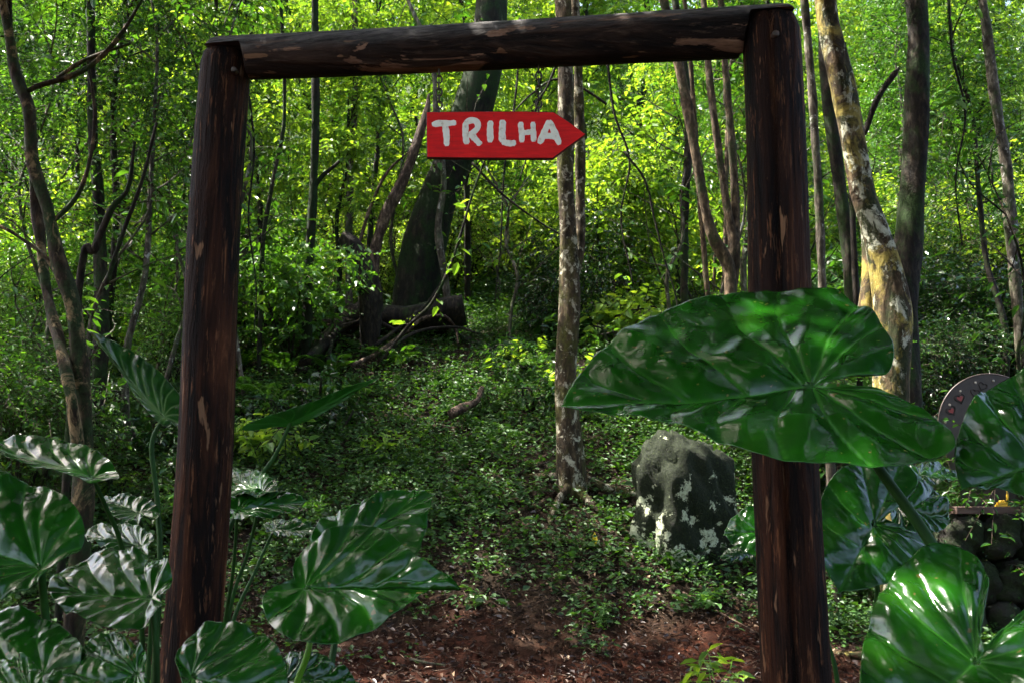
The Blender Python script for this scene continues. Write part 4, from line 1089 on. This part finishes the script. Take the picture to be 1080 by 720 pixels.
seedling('broad leafed seedling below the mossy rock', 712, 600, .12, 'leaf_mid', 4, L=.09)
seedling('tiny seedling at the edge of the bare earth left of centre', 500, 640, .12, 'cover_leaf', 5, L=.05)

# ferns
def fern_proto(seed):
    rs = np.random.RandomState(seed); B = []; D = []; N = []; Ls = []
    for f in range(9):
        a = f * 6.283 / 9 + rs.rand() * .4; l = rs.uniform(.45, .75)
        for s in range(26):
            u = (s + 1) / 27; r = l * u; z = .5 * l * math.sin(u * 2.0) + .02 - .18 * u * u * l
            c = np.array([math.cos(a) * r, math.sin(a) * r, z]); sd = np.array([-math.sin(a), math.cos(a), 0]); ax = np.array([math.cos(a), math.sin(a), .0])
            for sg in (-1, 1):
                B.append(c); D.append(sd * sg + ax * .35 + np.array([0, 0, -.15])); N.append([rs.randn() * .1, rs.randn() * .1, 1]); Ls.append(.16 * l * math.sin(math.pi * min(1, u * .85 + .12)) + .008)
    Ls = np.array(Ls); V, q = leaves_np(np.array(B), np.array(D), np.array(N), Ls, Ls * .22, fold=.2)
    return mesh_np('fronds', V, quads=q, mats=[M['fern_leaf']])
fm = [fern_proto(1), fern_proto(2)]
fspots = [(285, 430, 1.), (345, 430, .9), (300, 395, .9), (262, 420, .8), (350, 395, .8), (960, 300, 1.3), (1040, 330, 1.2), (1010, 360, 1.2), (1000, 330, 1.3), (1060, 300, 1.2), (975, 370, .9), (130, 430, .9), (240, 470, .7), (420, 385, .8), (250, 390, .9)]
for i, (px, py, s) in enumerate(fspots):
    h = hit(px, py); side = 'on the slope right of the left post' if 235 < px < 450 else ('under the trees at the right' if px > 800 else 'on the ground left of the left post')
    o = thing('fern', 'feathery green fern ' + side, 'fern', h, 'ferns ' + side); o.scale = (s, s, s); o.rotation_euler = (0, 0, i * 1.3)
    link('fronds', fm[i % 2], o)

# ------------------------------------------------------------------ shrubs and woodland (copied prototypes)
def shrub_proto(name, label, cat, mat, seed, ntw, L, W, h=1.6, r=.9, k=9, tl=.38, stems=5, droop=.25):
    rs = np.random.RandomState(seed)
    o = thing(name, label, cat, (0, 0, 0))
    mb = MB(); blobs = []
    for s in range(stems):
        a = s * 6.283 / stems + rs.rand(); rr = r * rs.uniform(.3, .9)
        e = Vector((math.cos(a) * rr, math.sin(a) * rr, h * rs.uniform(.5, 1.)))
        tube(mb, [Vector((0, 0, -.15)), e * .5 + Vector((rs.randn() * .08, rs.randn() * .08, .1)), e], [.02, .014, .006], seg=6, n=9, rough=.1, seed=s)
        blobs.append((tuple(e), (r * rs.uniform(.4, .6), r * rs.uniform(.4, .6), h * rs.uniform(.2, .32))))
    blobs.append(((0, 0, h * .45), (r * .7, r * .7, h * .35)))
    mb.build('stems', M['bark_dark'], o)
    link('foliage', foliage_mesh('foliage', seed, blobs, ntw, M[mat], k=k, tl=tl, L=L, W=W, droop=droop), o)
    return o

def sapling_proto(name, label, cat, mat, bark, seed, H=7., ntw=560, L=.085, W=.038, r0=.045, spread=1.1, low=.35):
    rs = np.random.RandomState(seed)
    o = thing(name, label, cat, (0, 0, 0))
    pts = [Vector((0, 0, -.3))]; lean = rs.randn(2) * .08
    for k in range(1, 7):
        u = k / 6; pts.append(Vector((lean[0] * H * u + rs.randn() * .10, lean[1] * H * u + rs.randn() * .10, H * u)))
    mb = MB(); c = tube(mb, pts, [r0 * 1.2, r0, r0 * .8, r0 * .55, r0 * .2], seg=8, n=40, rough=.1, seed=seed, flare=.2)
    blobs = []
    for b in range(13):
        u = low + (1 - low) * (b + .5) / 13; s = Vector(c[int(u * 39)]); a = b * 2.4 + rs.rand(); l = spread * rs.uniform(.5, 1.2) * (1.15 - .5 * u)
        e = s + Vector((math.cos(a) * l, math.sin(a) * l, rs.uniform(.1, .7)))
        tube(mb, [s, s.lerp(e, .5) + Vector((0, 0, .06)), e], [r0 * .35, r0 * .2, .004], seg=5, n=8)
        blobs.append((tuple(s.lerp(e, .75)), (.55, .55, .28)))
    mb.build('trunk', M[bark], o)
    link('crown', foliage_mesh('crown', seed, blobs, ntw, M[mat], k=9, tl=.4, L=L, W=W, droop=.3), o)
    return o

GS = {'fresh': 'leafy bright green shrub on the sunlit slope behind the gateway', 'mid': 'loose green shrub of the forest understorey', 'dark': 'dark glossy leaved shrub in the shaded understorey'}
protos = {}
for kind, mat in (('fresh', 'leaf_fresh'), ('mid', 'leaf_mid'), ('dark', 'leaf_dark')):
    protos[kind] = [shrub_proto('shrub', GS[kind], 'shrub', mat, 100 + i + 10 * len(kind), (520, 330, 620)[i], (.065, .105, .055)[i], (.032, .055, .026)[i]) for i in range(3)]
TS = {'pale': 'thin pale stemmed young tree in the woodland behind', 'darkst': 'thin dark stemmed young tree in the woodland behind', 'bright': 'young tree with bright yellow green leaves on the far slope'}
sap = {'pale': [sapling_proto('young_tree', TS['pale'], 'tree', 'leaf_mid', 'bark_pale', 201), sapling_proto('young_tree', TS['pale'], 'tree', 'leaf_mid', 'bark_tan', 202, H=8, low=.5, r0=.035)],
       'darkst': [sapling_proto('young_tree', TS['darkst'], 'tree', 'leaf_mid', 'bark_dark', 203, low=.45), sapling_proto('young_tree', TS['darkst'], 'tree', 'leaf_dark', 'bark_dark', 204, H=8, r0=.055, low=.4)],
       'bright': [sapling_proto('young_tree', TS['bright'], 'tree', 'leaf_fresh', 'bark_moss', 205, L=.12, W=.055), sapling_proto('young_tree', TS['bright'], 'tree', 'leaf_fresh', 'bark_dark', 206, H=8, L=.11, W=.05, low=.25)]}
used = set()
def place(proto, x, y, s, rz, group, lift=0):
    if proto.name in used: o = copy_tree(proto)
    else: o = proto; used.add(proto.name)
    o.location = (x, y, gz(x, y) + lift); o.scale = (s, s, s); o.rotation_euler = (0, 0, rz); o['group'] = group
    return o
rs = np.random.RandomState(99)
GR = {'fresh': 'bright green shrubs on the slope', 'mid': 'green understorey shrubs', 'dark': 'dark glossy shrubs'}
GT = {'pale': 'thin pale young trees', 'darkst': 'thin dark young trees', 'bright': 'bright leaved young trees'}
def free(x, y, m=.0):
    """keep clear of the open view line of the trail and the framed trunks near it"""
    if y < 12.3 and -3.0 - m < x < 2.4 + m: return False
    if y < 9.5 and -3.6 < x < 3.4: return False
    return True
# mid distance: scattered shrubs on both sides and on the slope
k = 0
while k < 46:
    y = rs.uniform(8.3, 14.5); x = rs.uniform(-1, 1) * (.62 * y + .8)
    if not free(x, y, .6): continue
    if abs(x + 1.4) < 1.2 and y < 14.2: continue
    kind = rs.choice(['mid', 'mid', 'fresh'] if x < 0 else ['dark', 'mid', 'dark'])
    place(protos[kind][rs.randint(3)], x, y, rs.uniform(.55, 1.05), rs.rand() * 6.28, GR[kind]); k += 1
k = 0
while k < 92:
    y = rs.uniform(14.8, 33); x = rs.uniform(-1, 1) * (.6 * y + 1)
    if y < 16 and -.26 < x / y < .0: continue
    cen = abs(x / y - 0.03) < .26
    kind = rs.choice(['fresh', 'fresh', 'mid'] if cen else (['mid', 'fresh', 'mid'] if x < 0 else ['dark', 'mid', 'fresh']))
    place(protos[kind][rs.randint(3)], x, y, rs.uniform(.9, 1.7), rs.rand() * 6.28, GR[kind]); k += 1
k = 0
while k < 86:
    y = rs.uniform(9.5, 36); x = rs.uniform(-1, 1) * (.62 * y + 1.5)
    if not free(x, y, .8): continue
    if y < 15 and -2.6 < x < 2.5: continue
    if y < 21 and abs(x / y - .06) < .13 and rs.rand() < .7: continue
    cen = abs(x / y - 0.03) < .28
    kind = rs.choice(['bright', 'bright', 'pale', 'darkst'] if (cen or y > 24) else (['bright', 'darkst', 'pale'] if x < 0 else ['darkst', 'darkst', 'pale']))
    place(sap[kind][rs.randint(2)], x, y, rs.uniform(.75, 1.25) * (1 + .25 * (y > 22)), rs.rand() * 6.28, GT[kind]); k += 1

def bare_proto(seed):
    rs = np.random.RandomState(seed); o = thing('bare_sapling', 'thin crooked nearly bare sapling among the shrubs', 'tree', (0, 0, 0))
    mb = MB(); H = rs.uniform(2.6, 4.2); pts = [Vector((0, 0, -.1))]; x = y = 0
    for k in range(1, 8):
        x += rs.randn() * .14; y += rs.randn() * .1; pts.append(Vector((x, y, H * k / 7)))
    c = tube(mb, pts, [.022, .018, .012, .005], seg=6, n=36, rough=.15, seed=seed)
    for b in range(9):
        i = int(8 + b * 3); s_ = Vector(c[min(i, 34)]); a = rs.rand() * 6.28; l = rs.uniform(.4, 1.1)
        e = s_ + Vector((math.cos(a) * l, math.sin(a) * l, l * rs.uniform(.3, 1.)))
        tube(mb, [s_, s_.lerp(e, .5) + Vector(rs.randn(3)) * .07, e], [.009, .006, .002], seg=5, n=9, rough=.2, seed=b)
    mb.build('trunk', M['bark_dark' if seed % 2 else 'bark_pale'], o)
    cc = c[rs.randint(14, 36, 22)]
    V, q, m = spray_foliage(rs, cc, rs.randn(22, 3), k=6, tl=.5, L=.09, W=.042)
    link('foliage', mesh_np('foliage', V, quads=q, mats=[M['leaf_mid'], M['twig']], midx=m), o); return o
bp_ = [bare_proto(501), bare_proto(502), bare_proto(503), bare_proto(504)]
k = 0
while k < 44:
    y = rs.uniform(8.0, 20); x = rs.uniform(-1, 1) * (.58 * y)
    if not free(x, y, .0): continue
    place(bp_[k % 4], x, y, rs.uniform(.8, 1.5), rs.rand() * 6.28, 'thin crooked saplings'); k += 1

herb = [shrub_proto('low_herb', 'low leafy herb growing on the slope behind the gateway', 'plant', ('leaf_mid', 'cover_leaf', 'leaf_fresh', 'leaf_dark')[i], 600 + i, 44, (.07, .06, .085, .10)[i], (.036, .03, .045, .045)[i], h=.34, r=.34, k=7, tl=.2) for i in range(4)]
k = 0
while k < 110:
    y = rs.uniform(8.6, 15.5); x = rs.uniform(-1, 1) * (.58 * y)
    if y < 11 and -.4 < x < 2.6: continue
    if y > 11.3 and -.26 < x / y < .0: continue
    if y < 9.6 and -1.2 < x: continue
    s_ = rs.uniform(.6, 1.2) * (1 + .5 * float(sm((y - 11.5) / 3)))
    place(herb[k % 4], x, y, s_, rs.rand() * 6.28, 'low leafy herbs on the slope'); k += 1

# far tall trees closing the view
def tall_proto(seed, mat):
    rs = np.random.RandomState(seed); o = thing('tall_tree', 'tall leafy tree high on the far slope', 'tree', (0, 0, 0), 'tall trees on the far slope')
    mb = MB(); c = tube(mb, [Vector((0, 0, -.5)), Vector((.2, 0, 4)), Vector((-.1, .2, 8)), Vector((.3, 0, 11))], [.2, .16, .12, .05], seg=8, n=24, rough=.1, seed=seed, flare=.3)
    blobs = []
    for b in range(14):
        u = .3 + .7 * b / 14; s = Vector(c[int(u * 23)]); a = b * 2.4; l = rs.uniform(1, 2.6)
        e = s + Vector((math.cos(a) * l, math.sin(a) * l, rs.uniform(.2, 1.)))
        tube(mb, [s, s.lerp(e, .5), e], [.05, .03, .01], seg=5, n=7); blobs.append((tuple(e), (1.1, 1.1, .6)))
    mb.build('trunk', M['bark_dark'], o)
    link('crown', foliage_mesh('crown', seed, blobs, 900, M[mat], k=9, tl=.6, L=.17, W=.085, droop=.3), o); return o
tp = [tall_proto(301, 'leaf_fresh'), tall_proto(302, 'leaf_mid')]
for k in range(25):
    y = rs.uniform(30, 50); x = -.62 * y + 1.24 * y * ((k * .618) % 1)
    place(tp[rs.randint(2)], x, y, rs.uniform(.8, 1.2), rs.rand() * 6.28, 'tall trees on the far slope')

# canopy: unseen trees added to shade the foreground and cover sky behind the camera
def added_canopy_tree(label, x, y, H, Rr, seed, n=26, ntw=1500, mat='leaf_dark', off=(0, 0)):
    rs = np.random.RandomState(seed); o = thing('added_canopy_tree', label, 'tree', (x, y, gz(x, y)), None)
    mb = MB(); c = tube(mb, [Vector((0, 0, -.4)), Vector((off[0] * .1, off[1] * .1, H * .5)), Vector((off[0] * .4, off[1] * .4, H * .85)), Vector((off[0] * .7, off[1] * .7, H))], [.26, .2, .14, .06], seg=12, n=26, rough=.08, seed=seed, flare=.4)
    blobs = []
    for b in range(n):
        a = b * 2.4; l = Rr * math.sqrt((b + .5) / n); s = Vector(c[20]); e = Vector((off[0] + math.cos(a) * l, off[1] + math.sin(a) * l, H + rs.uniform(-.6, 1.)))
        tube(mb, [s, s.lerp(e, .5) + Vector((0, 0, -.2)), e], [.06, .035, .01], seg=6, n=9); blobs.append((tuple(e), (Rr * .19, Rr * .19, .45)))
    mb.build('trunk', M['bark_dark'], o)
    link('crown', foliage_mesh('crown', seed, blobs, ntw, M[mat], k=9, tl=.5, L=.15, W=.08, droop=.2), o); return o
added_canopy_tree('big unseen tree added to shade the path from the left', -5.2, 2.2, 6.6, 3.6, 401, off=(2.6, .4), ntw=3300, n=24)
added_canopy_tree('big unseen tree added to shade the gateway from the right', 5.4, 3.6, 7.2, 3.8, 402, off=(-2.4, .4), ntw=3300, n=24)
added_canopy_tree('big unseen tree added to shade the slope at left', -8.0, 7.2, 8.6, 3.8, 403, off=(2.6, .8))
added_canopy_tree('big unseen tree added to shade the slope at right', 8.4, 8.8, 9.2, 3.8, 404, off=(-3.0, .5))

added_canopy_tree('big unseen tree added to cover sky behind the photographer at left', -4.5, -4.0, 6.5, 4.2, 406, off=(2.0, 1.6), ntw=2600)
added_canopy_tree('big unseen tree added to cover sky behind the photographer at right', 4.8, -3.5, 7.0, 4.2, 407, off=(-1.8, 1.4), ntw=2600)
for i_, (x_, y_) in enumerate([(-7, -7), (-3, -9), (1, -8.5), (5, -9), (8.5, -5), (-9, -3), (-8, 1), (8.5, 0.5)]):  # unseen young trees and shrubs added around the camera to close off sky
    place(sap['darkst'][i_ % 2], x_, y_, 1.3, i_ * 1.1, GT['darkst'])
    place(protos['dark'][i_ % 3], x_ * .85 + .8, y_ * .85, 1.5, i_, GR['dark'])

# ------------------------------------------------------------------ light, sky, camera
w = bpy.data.worlds.new("World"); scene.world = w; w.use_nodes = True
nt = w.node_tree; nt.nodes.clear()
sky = nt.nodes.new('ShaderNodeTexSky'); sky.sky_type = 'NISHITA'; sky.sun_disc = False
EL, AZ = 62.0, -74.0     # azimuth from +Y towards +X
sky.sun_elevation = R(EL); sky.sun_rotation = R(AZ); sky.air_density = 1.0; sky.dust_density = 5.0; sky.ozone_density = 0.3
bg = nt.nodes.new('ShaderNodeBackground'); bg.inputs['Strength'].default_value = .13
wo = nt.nodes.new('ShaderNodeOutputWorld'); nt.links.new(sky.outputs[0], bg.inputs[0]); nt.links.new(bg.outputs[0], wo.inputs[0])
sl = bpy.data.lights.new('sun', 'SUN'); sl.energy = 4.2; sl.angle = R(.53); sl.color = (1.0, .95, .86)
so = bpy.data.objects.new('sun', sl); COL.objects.link(so)
d = Vector((math.sin(R(AZ)) * math.cos(R(EL)), math.cos(R(AZ)) * math.cos(R(EL)), math.sin(R(EL))))
so.rotation_euler = d.to_track_quat('Z', 'Y').to_euler(); so.location = (0, 0, 30)

cd = bpy.data.cameras.new('camera'); cam = bpy.data.objects.new('camera', cd); COL.objects.link(cam)
cam.location = CAM; cam.rotation_euler = (R(90) + PITCH, 0, 0); cd.sensor_width = 36; cd.lens = 36 * FPX / 1080
cd.clip_start = .05; cd.clip_end = 400
cd.dof.use_dof = True; cd.dof.focus_distance = 4.2; cd.dof.aperture_fstop = 9
scene.camera = cam
scene.view_settings.view_transform = 'Standard'; scene.view_settings.look = 'None'
scene.view_settings.exposure = 2.7; scene.view_settings.gamma = 1; scene.view_settings.use_curve_mapping = False
scene.cycles.max_bounces = 6; scene.cycles.diffuse_bounces = 3; scene.cycles.glossy_bounces = 2; scene.cycles.transmission_bounces = 4
scene.cycles.adaptive_threshold = .03
scene.cycles.use_denoising = True
scene.cycles.sample_clamp_indirect = 6; scene.cycles.sample_clamp_direct = 14
